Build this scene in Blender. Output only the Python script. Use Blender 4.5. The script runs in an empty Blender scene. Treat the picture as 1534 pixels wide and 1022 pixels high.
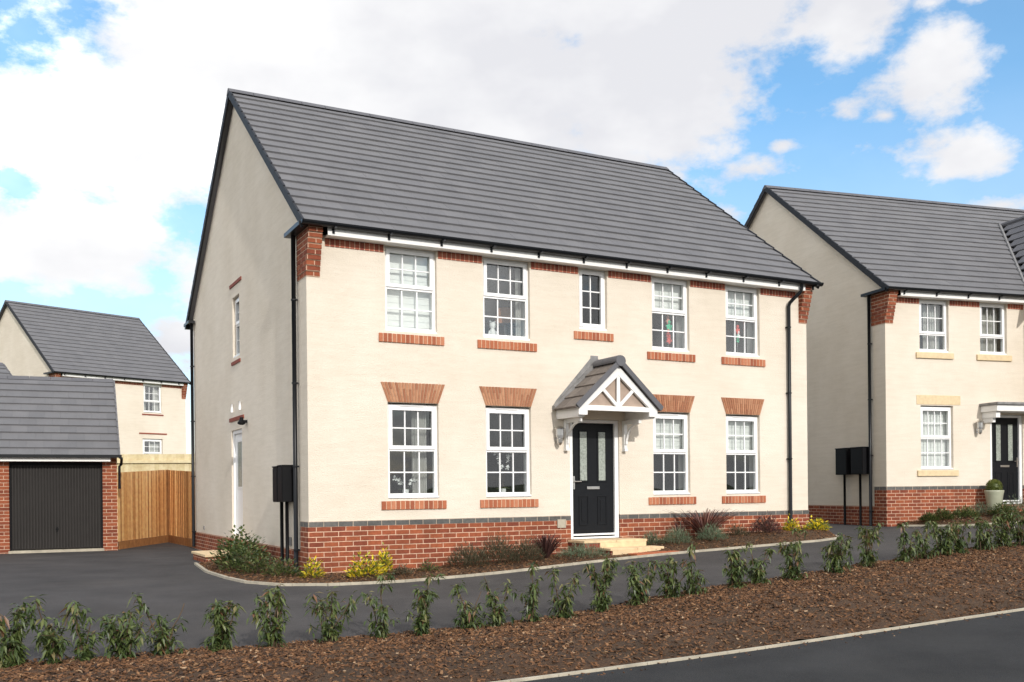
import bpy, math, random
from mathutils import Vector, Matrix
random.seed(7)
R=math.radians
SC=bpy.context.scene
COL=SC.collection
def lerp(a,b,t): return a+(b-a)*t
def interp(x,xs,ys):
    if x<=xs[0]: return ys[0]
    for i in range(1,len(xs)):
        if x<=xs[i]: return lerp(ys[i-1],ys[i],(x-xs[i-1])/(xs[i]-xs[i-1]))
    return ys[-1]
def smooth(a,b,x):
    t=min(1,max(0,(x-a)/(b-a))); return t*t*(3-2*t)
# ------------------------------------------------------------------ materials
def newmat(name):
    m=bpy.data.materials.new(name); m.use_nodes=True
    nt=m.node_tree; b=nt.nodes['Principled BSDF']
    return m,nt,b
def N(nt,t,**kw):
    n=nt.nodes.new(t)
    for k,v in kw.items(): setattr(n,k,v)
    return n
def L(nt,a,b): nt.links.new(a,b)
def noise(nt,scale,detail=4,rough=.55,vec=None,dim='3D'):
    n=N(nt,'ShaderNodeTexNoise'); n.inputs['Scale'].default_value=scale; n.inputs['Detail'].default_value=detail; n.inputs['Roughness'].default_value=rough
    if vec is None:
        tc=N(nt,'ShaderNodeTexCoord'); vec=tc.outputs['Object']
    L(nt,vec,n.inputs['Vector']); return n
def ramp(nt,fac,stops):
    r=N(nt,'ShaderNodeValToRGB'); e=r.color_ramp.elements
    while len(e)<len(stops): e.new(.5)
    for i,(p,c) in enumerate(stops):
        e[i].position=p; e[i].color=(*c,1)
    L(nt,fac,r.inputs['Fac']); return r
def mixc(nt,fac,a,b,mode='MIX'):
    m=N(nt,'ShaderNodeMix',data_type='RGBA',blend_type=mode)
    if isinstance(fac,(int,float)): m.inputs[0].default_value=fac
    else: L(nt,fac,m.inputs[0])
    for s,i in ((a,6),(b,7)):
        if isinstance(s,tuple): m.inputs[i].default_value=(*s,1)
        else: L(nt,s,m.inputs[i])
    return m.outputs[2]
def bump(nt,b,h,strength=.5,dist=.01,prev=None):
    n=N(nt,'ShaderNodeBump'); n.inputs['Strength'].default_value=strength; n.inputs['Distance'].default_value=dist
    L(nt,h,n.inputs['Height'])
    if prev is not None: L(nt,prev,n.inputs['Normal'])
    L(nt,n.outputs['Normal'],b.inputs['Normal']); return n.outputs['Normal']
def simple(name,col,rough=.5,metal=0,var=.06,scale=6,bs=0,bscale=80,spec=None):
    m,nt,b=newmat(name)
    n=noise(nt,scale)
    r=ramp(nt,n.outputs['Fac'],[(.3,tuple(c*(1-var) for c in col)),(.7,tuple(min(1,c*(1+var)) for c in col))])
    L(nt,r.outputs['Color'],b.inputs['Base Color']); b.inputs['Roughness'].default_value=rough; b.inputs['Metallic'].default_value=metal
    if spec is not None: b.inputs['Specular IOR Level'].default_value=spec
    if bs:
        n2=noise(nt,bscale,3); bump(nt,b,n2.outputs['Fac'],bs,.004)
    return m
def tinted(name,stops,rough=.8,bs=.4,bscale=60,var=.25,vscale=30,trans=0):
    """colour picked per element (brick, tile, leaf, chip) from its own random tint"""
    m,nt,b=newmat(name)
    a=N(nt,'ShaderNodeAttribute',attribute_name='tint')
    r=ramp(nt,a.outputs['Fac'],stops)
    n=noise(nt,vscale,4)
    c=mixc(nt,var,r.outputs['Color'],n.outputs['Fac'],'OVERLAY')
    L(nt,c,b.inputs['Base Color']); b.inputs['Roughness'].default_value=rough
    if bs:
        n2=noise(nt,bscale,4); bump(nt,b,n2.outputs['Fac'],bs,.004)
    if trans:
        t=N(nt,'ShaderNodeBsdfTranslucent'); L(nt,c,t.inputs['Color'])
        mx=N(nt,'ShaderNodeMixShader'); mx.inputs[0].default_value=trans
        L(nt,b.outputs[0],mx.inputs[1]); L(nt,t.outputs[0],mx.inputs[2])
        L(nt,mx.outputs[0],nt.nodes['Material Output'].inputs['Surface'])
    return m
def render_wall(name,c1,c2):
    m,nt,b=newmat(name)
    big=noise(nt,.7,5,.6); r=ramp(nt,big.outputs['Fac'],[(.3,c2),(.65,c1)])
    tc=N(nt,'ShaderNodeTexCoord'); mp=N(nt,'ShaderNodeMapping'); mp.inputs['Scale'].default_value=(1,1,2.4)
    L(nt,tc.outputs['Object'],mp.inputs['Vector'])
    g=noise(nt,34,5,.7,mp.outputs['Vector'])
    g2=N(nt,'ShaderNodeTexVoronoi'); g2.inputs['Scale'].default_value=55; L(nt,mp.outputs['Vector'],g2.inputs['Vector'])
    c=mixc(nt,.16,r.outputs['Color'],g.outputs['Fac'],'OVERLAY')
    sn=noise(nt,.35,5,.65); sr=ramp(nt,sn.outputs['Fac'],[(.35,(.925,.915,.895)),(.62,(1,1,1))])
    c=mixc(nt,1,c,sr.outputs['Color'],'MULTIPLY')
    ws=N(nt,'ShaderNodeMapping'); ws.inputs['Scale'].default_value=(1,1,9); L(nt,tc.outputs['Object'],ws.inputs['Vector'])
    wn=noise(nt,1.6,4,.7,ws.outputs['Vector']); wr=ramp(nt,wn.outputs['Fac'],[(.35,(.94,.935,.925)),(.6,(1,1,1))]); c=mixc(nt,1,c,wr.outputs['Color'],'MULTIPLY')
    L(nt,c,b.inputs['Base Color']); b.inputs['Roughness'].default_value=.92; b.inputs['Specular IOR Level'].default_value=.2
    p=bump(nt,b,g.outputs['Fac'],.7,.016); p=bump(nt,b,g2.outputs['Distance'],.35,.008,p)
    bb=noise(nt,2.2,2,.5); bump(nt,b,bb.outputs['Fac'],.25,.03,p)
    return m
def brick(name,c1,c2,mortar,w=.225,h=.075,off=.5):
    m,nt,b=newmat(name)
    uv=N(nt,'ShaderNodeUVMap'); uv.uv_map='UVMap'
    wob=noise(nt,9,2,.5,uv.outputs['UV']); 
    va=N(nt,'ShaderNodeVectorMath',operation='MULTIPLY_ADD'); va.inputs[1].default_value=(.006,.006,0); L(nt,wob.outputs['Color'],va.inputs[0]); L(nt,uv.outputs['UV'],va.inputs[2])
    def bt(a,bc,mo):
        t=N(nt,'ShaderNodeTexBrick'); t.offset=off
        for k,v in (('Scale',1),('Mortar Size',.0065),('Mortar Smooth',.25),('Bias',-.1),('Brick Width',w),('Row Height',h)): t.inputs[k].default_value=v
        t.inputs['Color1'].default_value=(*a,1); t.inputs['Color2'].default_value=(*bc,1); t.inputs['Mortar'].default_value=(*mo,1)
        L(nt,va.outputs[0],t.inputs['Vector']); return t
    t=bt(c1,c2,mortar)
    n=noise(nt,22,5,.65,uv.outputs['UV']); n2=noise(nt,2.5,3,.6,uv.outputs['UV'])
    c=mixc(nt,.5,t.outputs['Color'],n.outputs['Fac'],'OVERLAY')
    r=ramp(nt,n2.outputs['Fac'],[(.35,(.82,.8,.78)),(.65,(1.1,1.05,1.02))])
    c=mixc(nt,1,c,r.outputs['Color'],'MULTIPLY')
    L(nt,c,b.inputs['Base Color']); b.inputs['Roughness'].default_value=.88; b.inputs['Specular IOR Level'].default_value=.25
    inv=N(nt,'ShaderNodeMath',operation='SUBTRACT'); inv.inputs[0].default_value=1; L(nt,t.outputs['Fac'],inv.inputs[1])
    p=bump(nt,b,inv.outputs[0],.8,.008); bump(nt,b,n.outputs['Fac'],.35,.004,p)
    return m
M={}
M['render']=render_wall('cream render',(.79,.712,.602),(.762,.682,.570))
M['brick']=brick('red brick',(.30,.090,.042),(.17,.046,.028),(.62,.43,.31))
M['brick_dark']=brick('dark red brick',(.27,.07,.045),(.14,.04,.03),(.30,.21,.16))
M['blue_brick']=brick('blue grey plinth brick',(.13,.13,.125),(.09,.092,.09),(.42,.36,.29),.225,.085,0)
M['head_brick']=tinted('orange arch brick',[(0,(.30,.12,.06)),(.5,(.37,.165,.085)),(1,(.44,.22,.12))],.85,.5)
M['sill_brick']=tinted('orange sill brick',[(0,(.27,.075,.035)),(.5,(.40,.125,.055)),(1,(.47,.19,.10))],.85,.5)
M['frieze_brick']=tinted('frieze brick',[(0,(.22,.055,.035)),(.5,(.30,.08,.045)),(1,(.38,.12,.07))],.85,.5)
M['mortar']=simple('pale mortar',(.64,.45,.31),.95,bs=.4)
M['tile']=tinted('grey roof tile',[(0,(.124,.123,.129)),(1,(.141,.139,.144))],.75,.35,90,.2,2.2)
M['tile_dark']=tinted('dark trim and shaded wing tile',[(0,(.095,.095,.105)),(1,(.11,.11,.12))],.75,.4,90,.2,5)
M['tile_brown']=tinted('weathered brown tile',[(0,(.135,.115,.10)),(1,(.18,.155,.135))],.85,.6,60,.4,14)
M['cap']=simple('dark verge plastic',(.030,.031,.035),.6,var=.1,spec=.15)
M['gutter']=simple('black gutter plastic',(.008,.009,.011),.35,var=.05,spec=.25)
M['upvc']=simple('white window plastic',(.86,.86,.85),.32,var=.012)
M['white']=simple('white painted timber',(.82,.81,.78),.5,var=.03,scale=12,bs=.08)
M['black']=simple('black painted steel',(.007,.007,.008),.5,var=.1,spec=.12)
M['bdoor']=simple('black door skin',(.006,.007,.009),.45,var=.15,scale=25,bs=.12,bscale=140,spec=.22)
M['gdoor']=simple('charcoal garage steel',(.026,.023,.021),.55,var=.08,spec=.2)
M['steel']=simple('brushed steel',(.62,.6,.57),.3,1)
M['lead']=simple('lead flashing',(.22,.215,.21),.6,.2,var=.25,scale=9,bs=.3,bscale=20)
M['buff']=simple('buff stone',(.66,.52,.32),.85,var=.1,scale=14,bs=.3)
M['slab']=simple('buff paving slab',(.66,.50,.30),.85,var=.15,scale=9,bs=.4)
M['kerb']=simple('pale concrete edging',(.40,.36,.28),.9,var=.2,scale=5,bs=.5)
M['claypave']=simple('terracotta paving',(.42,.12,.05),.9,var=.2,scale=20,bs=.4)
M['blind']=simple('cream blind',(.80,.79,.74),.8,var=.05)
M['curtain']=simple('pale curtain cloth',(.58,.56,.52),.9,var=.12,scale=4,bs=.2)
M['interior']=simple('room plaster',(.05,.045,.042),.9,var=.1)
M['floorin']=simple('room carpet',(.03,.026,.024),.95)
M['wood_new']=tinted('new fence timber',[(0,(.32,.14,.045)),(.5,(.58,.29,.095)),(1,(.80,.50,.21))],.8,.5,40,.6,9)
M['wood_pale']=tinted('pale green treated timber',[(0,(.58,.48,.27)),(1,(.70,.60,.38))],.85,.4,40,.4,9)
M['tan_infill']=simple('added tan infill',(.38,.29,.23),.8,var=.12,bs=.2)  # tan of the lit wall behind the porch truss, put into a panel
M['lampglass']=simple('lantern glass',(.55,.55,.55),.15,.6)
def glassmat(name,tint,ref):
    m,nt,b=newmat(name); nt.nodes.remove(b)
    f=N(nt,'ShaderNodeLayerWeight'); f.inputs['Blend'].default_value=.5
    pw=N(nt,'ShaderNodeMath',operation='POWER'); pw.inputs[1].default_value=4.5; L(nt,f.outputs['Facing'],pw.inputs[0])
    ml=N(nt,'ShaderNodeMath',operation='MULTIPLY_ADD'); ml.inputs[1].default_value=.42; ml.inputs[2].default_value=ref; L(nt,pw.outputs[0],ml.inputs[0])
    t=N(nt,'ShaderNodeBsdfTransparent'); t.inputs[0].default_value=(*tint,1)
    g=N(nt,'ShaderNodeBsdfGlossy'); g.inputs['Roughness'].default_value=.015
    n=noise(nt,.9,1); bm=N(nt,'ShaderNodeBump'); bm.inputs['Strength'].default_value=.12; bm.inputs['Distance'].default_value=.05
    L(nt,n.outputs['Fac'],bm.inputs['Height']); L(nt,bm.outputs[0],g.inputs['Normal'])
    mx=N(nt,'ShaderNodeMixShader'); L(nt,ml.outputs[0],mx.inputs[0]); L(nt,t.outputs[0],mx.inputs[1]); L(nt,g.outputs[0],mx.inputs[2])
    L(nt,mx.outputs[0],nt.nodes['Material Output'].inputs['Surface'])
    return m
M['glass']=glassmat('window glass',(.93,.95,.95),.07)
M['obscure']=simple('frosted door glass',(.30,.33,.29),.25,var=.3,scale=30,bs=.6,bscale=60)
def asphalt(name,c,sc=1):
    m,nt,b=newmat(name)
    a=noise(nt,1.1,6,.65); g=noise(nt,170,3,.7)
    r=ramp(nt,a.outputs['Fac'],[(.3,tuple(x*.76 for x in c)),(.7,tuple(x*1.22 for x in c))])
    r2=ramp(nt,g.outputs['Fac'],[(.3,(.55,.55,.55)),(.5,(1,1,1)),(.72,(1.7,1.65,1.6))])
    cc=mixc(nt,1,r.outputs['Color'],r2.outputs['Color'],'MULTIPLY')
    d=noise(nt,.45,5,.7); dr=ramp(nt,d.outputs['Fac'],[(.5,(0,0,0)),(.72,(.35,.35,.35))])
    cc=mixc(nt,dr.outputs['Color'],cc,(c[0]*1.6,c[1]*1.5,c[2]*1.35))
    L(nt,cc,b.inputs['Base Color']); b.inputs['Roughness'].default_value=.9; b.inputs['Specular IOR Level'].default_value=.18
    v=N(nt,'ShaderNodeTexVoronoi'); v.inputs['Scale'].default_value=120; tc=N(nt,'ShaderNodeTexCoord'); L(nt,tc.outputs['Object'],v.inputs['Vector'])
    p=bump(nt,b,v.outputs['Distance'],.5,.006); bump(nt,b,a.outputs['Fac'],.2,.03,p)
    return m
M['drive']=asphalt('driveway tarmac',(.058,.055,.055))
M['road']=asphalt('road asphalt',(.031,.0315,.0325))
def soilmat(name,c1,c2,c3):
    m,nt,b=newmat(name)
    n=noise(nt,34,10,.8); r=ramp(nt,n.outputs['Fac'],[(.32,c1),(.5,c2),(.68,c3)])
    g=noise(nt,1.4,4,.6); gr=ramp(nt,g.outputs['Fac'],[(.35,(.74,.74,.66)),(.65,(1.15,1.05,1))])
    c=mixc(nt,1,r.outputs['Color'],gr.outputs['Color'],'MULTIPLY')
    L(nt,c,b.inputs['Base Color']); b.inputs['Roughness'].default_value=.95
    bump(nt,b,n.outputs['Fac'],1,.05); return m
M['soil']=soilmat('bark soil',(.014,.008,.004),(.090,.048,.021),(.19,.105,.048))
M['grass']=soilmat('rough grass ground',(.03,.05,.015),(.05,.08,.025),(.09,.11,.04))
M['chip']=tinted('bark chips',[(0,(.022,.011,.006)),(.3,(.085,.039,.015)),(.65,(.17,.078,.032)),(.92,(.25,.135,.062)),(1,(.37,.25,.15))],.9,.3,80,.5,40)
M['stem']=simple('plant stem',(.085,.055,.03),.85,var=.3)
M['leaf']=tinted('laurel leaf',[(0,(.022,.040,.012)),(.4,(.058,.090,.024)),(.75,(.125,.160,.045)),(.93,(.20,.18,.07)),(1,(.20,.10,.05))],.42,0,60,.3,30,.25)
M['leaf_green']=tinted('shrub leaf',[(0,(.03,.055,.015)),(.6,(.085,.125,.035)),(1,(.18,.20,.065))],.5,0,60,.3,30,.25)
M['leaf_ball']=tinted('clipped box leaf',[(0,(.07,.10,.02)),(.6,(.19,.22,.05)),(1,(.32,.33,.09))],.5,0,60,.3,30,.25)
M['leaf_yellow']=tinted('yellow variegated leaf',[(0,(.06,.12,.015)),(.35,(.22,.27,.03)),(.6,(.75,.60,.03)),(1,(.88,.66,.03))],.5,0,60,.2,30,.25)
M['leaf_silver']=tinted('silver green leaf',[(0,(.06,.10,.05)),(.6,(.14,.19,.11)),(1,(.25,.29,.19))],.7,0,60,.3,30,.2)
M['leaf_dull']=tinted('brown green twig leaf',[(0,(.035,.035,.018)),(.6,(.08,.075,.038)),(1,(.15,.12,.07))],.75,0,60,.3,30,.2)
M['leaf_red']=tinted('burgundy strap leaf',[(0,(.06,.02,.018)),(.6,(.15,.055,.045)),(1,(.28,.14,.10))],.45,0,60,.3,30,.15)
M['leaf_purple']=tinted('purple brown leaf',[(0,(.035,.014,.014)),(1,(.13,.06,.05))],.6,0,60,.3,30,.15)
M['pot']=simple('sage glazed pot',(.36,.37,.27),.35,var=.1)
M['petal']=simple('white petal',(.85,.85,.82),.6)
M['toyred']=simple('red felt',(.75,.09,.07),.8); M['toygreen']=simple('green felt',(.08,.55,.30),.8); M['toypink']=simple('salmon felt',(.75,.32,.25),.8)
M['shade']=simple('orange fabric shade',(.62,.27,.14),.8)
M['plush']=simple('white plush',(.8,.79,.76),.95,bs=.5)
# ------------------------------------------------------------------ mesh helper
class MB:
    def __init__(s): s.v=[];s.f=[];s.t=[];s.m=[]
    def add(s,vs,fs,t=None,m=0):
        o=len(s.v); s.v+=[tuple(v) for v in vs]; t=random.random() if t is None else t
        for f in fs: s.f.append(tuple(o+i for i in f)); s.t.append(t); s.m.append(m)
    def quad(s,a,b,c,d,t=None,m=0): s.add([a,b,c,d],[(0,1,2,3)],t,m)
    def hexa(s,p,t=None,m=0):
        s.add(p,[(0,3,2,1),(4,5,6,7),(0,1,5,4),(1,2,6,5),(2,3,7,6),(3,0,4,7)],t,m)
    def box(s,x0,x1,y0,y1,z0,z1,t=None,m=0):
        s.hexa([(x0,y0,z0),(x1,y0,z0),(x1,y1,z0),(x0,y1,z0),(x0,y0,z1),(x1,y0,z1),(x1,y1,z1),(x0,y1,z1)],t,m)
    def prism(s,poly,d,t=None,m=0):
        """poly: 3-D points, extruded by vector d"""
        n=len(poly); q=[tuple(p[i]+d[i] for i in range(3)) for p in poly]
        s.add(list(poly)+q,[tuple(range(n-1,-1,-1)),tuple(range(n,2*n))]+[(i,(i+1)%n,n+(i+1)%n,n+i) for i in range(n)],t,m)
    def tube(s,pts,r,n=8,t=None,m=0,cap=True):
        pts=[Vector(p) for p in pts]; rr=r if isinstance(r,(list,tuple)) else [r]*len(pts)
        vs=[];fs=[]
        for i,p in enumerate(pts):
            d=(pts[min(i+1,len(pts)-1)]-pts[max(i-1,0)])
            if d.length<1e-9: d=Vector((0,0,1))
            d.normalize(); u=d.cross(Vector((0,0,1)))
            if u.length<.05: u=d.cross(Vector((0,1,0)))
            u.normalize(); w=d.cross(u)
            for k in range(n):
                a=2*math.pi*k/n; vs.append(p+rr[i]*(math.cos(a)*u+math.sin(a)*w))
        for i in range(len(pts)-1):
            for k in range(n): fs.append((i*n+k,i*n+(k+1)%n,(i+1)*n+(k+1)%n,(i+1)*n+k))
        if cap: fs.append(tuple(range(n))); fs.append(tuple(range(len(vs)-1,len(vs)-n-1,-1)))
        s.add(vs,fs,t,m)
    def lathe(s,c,prof,n=20,t=None,m=0):
        vs=[];fs=[]
        for r,z in prof:
            for k in range(n):
                a=2*math.pi*k/n; vs.append((c[0]+r*math.cos(a),c[1]+r*math.sin(a),c[2]+z))
        for i in range(len(prof)-1):
            for k in range(n): fs.append((i*n+k,i*n+(k+1)%n,(i+1)*n+(k+1)%n,(i+1)*n+k))
        fs.append(tuple(range(n))); fs.append(tuple(range(len(vs)-1,len(vs)-n-1,-1)))
        s.add(vs,fs,t,m)
    def build(s,name,mat,parent=None,smooth=False,bevel=0):
        me=bpy.data.meshes.new(name); me.from_pydata(s.v,[],s.f)
        mats=mat if isinstance(mat,list) else [mat]
        for x in mats: me.materials.append(x)
        if len(mats)>1: me.polygons.foreach_set('material_index',s.m)
        a=me.attributes.new('tint','FLOAT','FACE'); a.data.foreach_set('value',s.t)
        uv=me.uv_layers.new(name='UVMap'); ud=[0.0]*(2*len(me.loops))
        for p in me.polygons:
            n=p.normal; ax,ay,az=abs(n.x),abs(n.y),abs(n.z)
            for li in p.loop_indices:
                c=me.vertices[me.loops[li].vertex_index].co
                if az>ax and az>ay: u,v=c.x,c.y
                elif ax>ay: u,v=c.y,c.z
                else: u,v=c.x,c.z
                ud[2*li]=u; ud[2*li+1]=v
        uv.data.foreach_set('uv',ud)
        if smooth: me.polygons.foreach_set('use_smooth',[True]*len(me.polygons))
        me.update(); o=bpy.data.objects.new(name,me); COL.objects.link(o)
        if parent: o.parent=parent
        if bevel:
            b=o.modifiers.new('Bevel','BEVEL'); b.width=bevel; b.segments=2; b.limit_method='ANGLE'
        return o
def tag(o,label=None,cat=None,group=None,kind=None):
    if label: o['label']=label
    if cat: o['category']=cat
    if group: o['group']=group
    if kind: o['kind']=kind
    return o
def thing(name,label,cat,loc=(0,0,0),rz=0,group=None):
    o=bpy.data.objects.new(name,None); COL.objects.link(o); o.location=loc; o.rotation_euler=(0,0,rz)
    o.empty_display_size=.3
    return tag(o,label,cat,group)
def cells(a0,a1,b0,b1,holes):
    """rectangles of [a0,a1]x[b0,b1] left after cutting the holes (xa,xb,za,zb)"""
    A=sorted({a0,a1,*[min(max(h[i],a0),a1) for h in holes for i in (0,1)]}); B=sorted({b0,b1,*[min(max(h[i],b0),b1) for h in holes for i in (2,3)]})
    for i in range(len(A)-1):
        for j in range(len(B)-1):
            ca,cb=(A[i]+A[i+1])/2,(B[j]+B[j+1])/2
            if not any(h[0]<ca<h[1] and h[2]<cb<h[3] for h in holes): yield A[i],A[i+1],B[j],B[j+1]
TP=.753   # roof pitch
HE=4.345
# ------------------------------------------------------------------ roof
def tiled_slope(mb,x0,x1,y0,z0,run,pitch,sgn=1,gauge=.325,tw=.33,xclip=None,th=.042):
    """courses of separate tiles; slope climbs from (y0,z0) over `run` metres of y*sgn"""
    ln=run*math.sqrt(1+pitch*pitch); n=max(1,round(ln/gauge)); g=ln/n
    cy=sgn/math.sqrt(1+pitch*pitch); cz=pitch/math.sqrt(1+pitch*pitch)
    ny,nz=-sgn*cz,abs(cy)
    for i in range(n):
        s0=i*g-.02; s1=(i+1)*g+.05 if i<n-1 else (i+1)*g
        a,b=x0,x1
        if xclip: a=xclip(i*g*abs(cy),x0)
        off=(i%2)*tw*.5
        k0=math.floor((a-off)/tw); x=k0*tw+off
        while x<b-1e-6:
            xa,xb=max(a,x),min(b,x+tw)
            if xb-xa>.02:
                j=random.uniform(-.0012,.0012); h0=th+j; h1=.006+j
                g2=.0008
                def pt(xx,s,h): return (xx,y0+s*cy+h*ny,z0+s*cz+h*nz)
                p=[pt(xa+g2,s0,0),pt(xb-g2,s0,0),pt(xb-g2,s1,-.012),pt(xa+g2,s1,-.012),pt(xa+g2,s0,h0),pt(xb-g2,s0,h0),pt(xb-g2,s1,h1),pt(xa+g2,s1,h1)]
                t=random.random()
                mb.add(p,[(4,5,6,7),(0,1,5,4),(1,2,6,5),(3,0,4,7)] if sgn>0 else [(7,6,5,4),(4,5,1,0),(5,6,2,1),(7,4,0,3)],t)
            x+=tw
def verge(mb,x,y0,z0,run,pitch,sgn,w=.035,h=.13):
    n=math.sqrt(1+pitch*pitch); ty,tz=sgn/n,pitch/n; ny,nz=-sgn*pitch/n,1/n
    ln=run*n; k=max(1,round(ln/.317)); g=ln/k
    for i in range(k):
        s0,s1=i*g,(i+1)*g-.004
        q=[]
        for xx in (x-w/2,x+w/2):
            for s,hh in ((s0,-h+.05),(s1,-h+.05),(s1,.036),(s0,.05)):
                q.append((xx,y0+s*ty+hh*ny,z0+s*tz+hh*nz))
        mb.hexa([q[0],q[4],q[5],q[1],q[3],q[7],q[6],q[2]])
# ------------------------------------------------------------------ windows
def window(par,x0,x1,z0,z1,y,zt=None,cols=3,rows=2,vent=False,head=None,sill='brick',blind=None,curtain=None,ysign=1,label=None,sw=.1,rows2=None,bcol=None):
    """casement in plane y (recessed towards +y). returns frame object"""
    o=MB(); fy=y+.065; fw=.05
    W=x1-x0
    o.box(x0,x0+fw,fy,fy+.07,z0,z1); o.box(x1-fw,x1,fy,fy+.07,z0,z1)
    o.box(x0+fw,x1-fw,fy+.001,fy+.069,z0,z0+fw+.02); o.box(x0+fw,x1-fw,fy+.001,fy+.069,z1-fw,z1)
    if sill!='none': o.box(x0-.0,x1+.0,fy-.055,fy-.001,z0,z0+.028)
    secs=[(z0+fw+.02,(zt-.02) if zt else z1-fw,not zt,rows2 or rows)]
    if zt:
        o.box(x0+fw,x1-fw,fy+.0015,fy+.068,zt-.02,zt+.025)
        secs.append((zt+.025,z1-fw,True,rows))
    gx0,gx1=x0+fw,x1-fw
    for a,b,sash,rw in secs:
        l,r,bb,tt=gx0,gx1,a,b
        if sash:
            s=.042; f2=fy-.018
            o.box(l-.012,l+s,f2,fy-.0005,bb-.012,tt+.012); o.box(r-s,r+.012,f2,fy-.0005,bb-.012,tt+.012)
            o.box(l+s,r-s,f2+.001,fy-.001,bb-.012,bb+s); o.box(l+s,r-s,f2+.001,fy-.001,tt-s,tt+.012)
            o.box(l-.0,l+s-.006,fy,fy+.05,bb,tt); o.box(r-s+.006,r,fy,fy+.05,bb,tt)
            l+=s;r-=s;bb+=s;tt-=s
            if b==z1-fw and vent:
                o.box((x0+x1)/2-.2,(x0+x1)/2+.2,fy-.026,fy-.019,z1-.030,z1-.016)
        for k in range(1,cols):
            xx=l+(r-l)*k/cols; o.box(xx-.010,xx+.010,fy+.018,fy+.046,bb,tt)
        for k in range(1,rw):
            zz=bb+(tt-bb)*k/rw; o.box(l,r,fy+.019,fy+.045,zz-.010,zz+.010)
    w=o.build('window',[M['upvc'],M['cap']],par,bevel=0)
    if label: w['label']=label
    g=MB(); g.box(x0+.03,x1-.03,fy+.028,fy+.034,z0+.05,z1-.03); g.build('pane',M['glass'],w)
    if sill=='brick':
        s=MB(); n=round((W+.24)/.075); p=(W+.24)/n; zt_=z0-.045; 
        s.box(x0-.112,x1+.112,y-.019,y+.03,zt_-.126,zt_-.005,m=1)
        for k in range(n):
            a=x0-.12+k*p; j=random.uniform(-.002,.002)
            s.box(a+.0065,a+p-.0065,y-.024+j,y+.025,zt_-.13,zt_+j)
        s.build('sill',[M['sill_brick'],M['mortar']],w)
    elif sill=='stone':
        s=MB(); s.box(x0-.11,x1+.11,y-.04,y+.03,z0-.15,z0-.02); s.build('sill',M['buff'],w,bevel=.006)
    elif sill=='thin':
        s=MB(); s.box(x0-.08,x1+.08,y-.02,y+.03,z0-.14,z0-.08); s.build('sill',M['frieze_brick'],w)
    if head=='arch':
        s=MB(); n=19; zb,zc=z1+.025,z1+.325; sp=.115
        s.prism([(x0-.003,y-.004,zb),(x1+.003,y-.004,zb),(x1+sp-.003,y-.004,zc-.003),(x0-sp+.003,y-.004,zc-.003)],(0,.03,0),m=1)
        for k in range(n):
            for (r0,r1) in ((0,.335),(.345,1)) if k%2 else ((0,.655),(.665,1)):
                def X(f,r): return lerp(lerp(x0,x0-sp,r),lerp(x1,x1+sp,r),f)
                q=[]; j=random.uniform(-.002,.001)
                for yy in (y-.016+j,y+.02):
                    for f,r in (((k+.11)/n,r0),((k+.89)/n,r0),((k+.89)/n,r1),((k+.11)/n,r1)):
                        q.append((X(f,r),yy,lerp(zb,zc,r)))
                s.hexa(q)
        s.build('lintel',[M['head_brick'],M['mortar']],w)
    elif head=='stone':
        s=MB(); s.box(x0-.11,x1+.2,y-.01,y+.03,z1+.04,z1+.25); s.build('lintel',M['buff'],w,bevel=.004)
    elif head=='thin':
        s=MB(); s.box(x0-.18,x1+.22,y-.02,y+.03,z1+.22,z1+.28); s.build('lintel',M['frieze_brick'],w)
    if blind:
        b0,b1,xa,xb=blind; s=MB(); k=round((b1-b0)/.09); p=(b1-b0)/k
        for i in range(k):
            zz=b0+i*p; s.hexa([(xa,fy+.13,zz),(xb,fy+.13,zz),(xb,fy+.136,zz),(xa,fy+.136,zz),(xa,fy+.137,zz+p),(xb,fy+.137,zz+p),(xb,fy+.142,zz+p),(xa,fy+.142,zz+p)])
        s.build('blind',M[bcol or 'blind'],w)
    if curtain:
        for xa,xb in curtain:
            s=MB(); n=28; ph=random.random()*6
            pts=[(lerp(xa,xb,i/n),fy+.2+.03*math.sin(ph+i*1.5)) for i in range(n+1)]
            for i in range(n):
                (a,ya),(b,yb)=pts[i],pts[i+1]
                s.hexa([(a,ya,z0-.1),(b,yb,z0-.1),(b,yb+.004,z0-.1),(a,ya+.004,z0-.1),(a,ya,z1+.05),(b,yb,z1+.05),(b,yb+.004,z1+.05),(a,ya+.004,z1+.05)],.5)
            s.build('curtain',M['curtain'],w)
    return w
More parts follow.
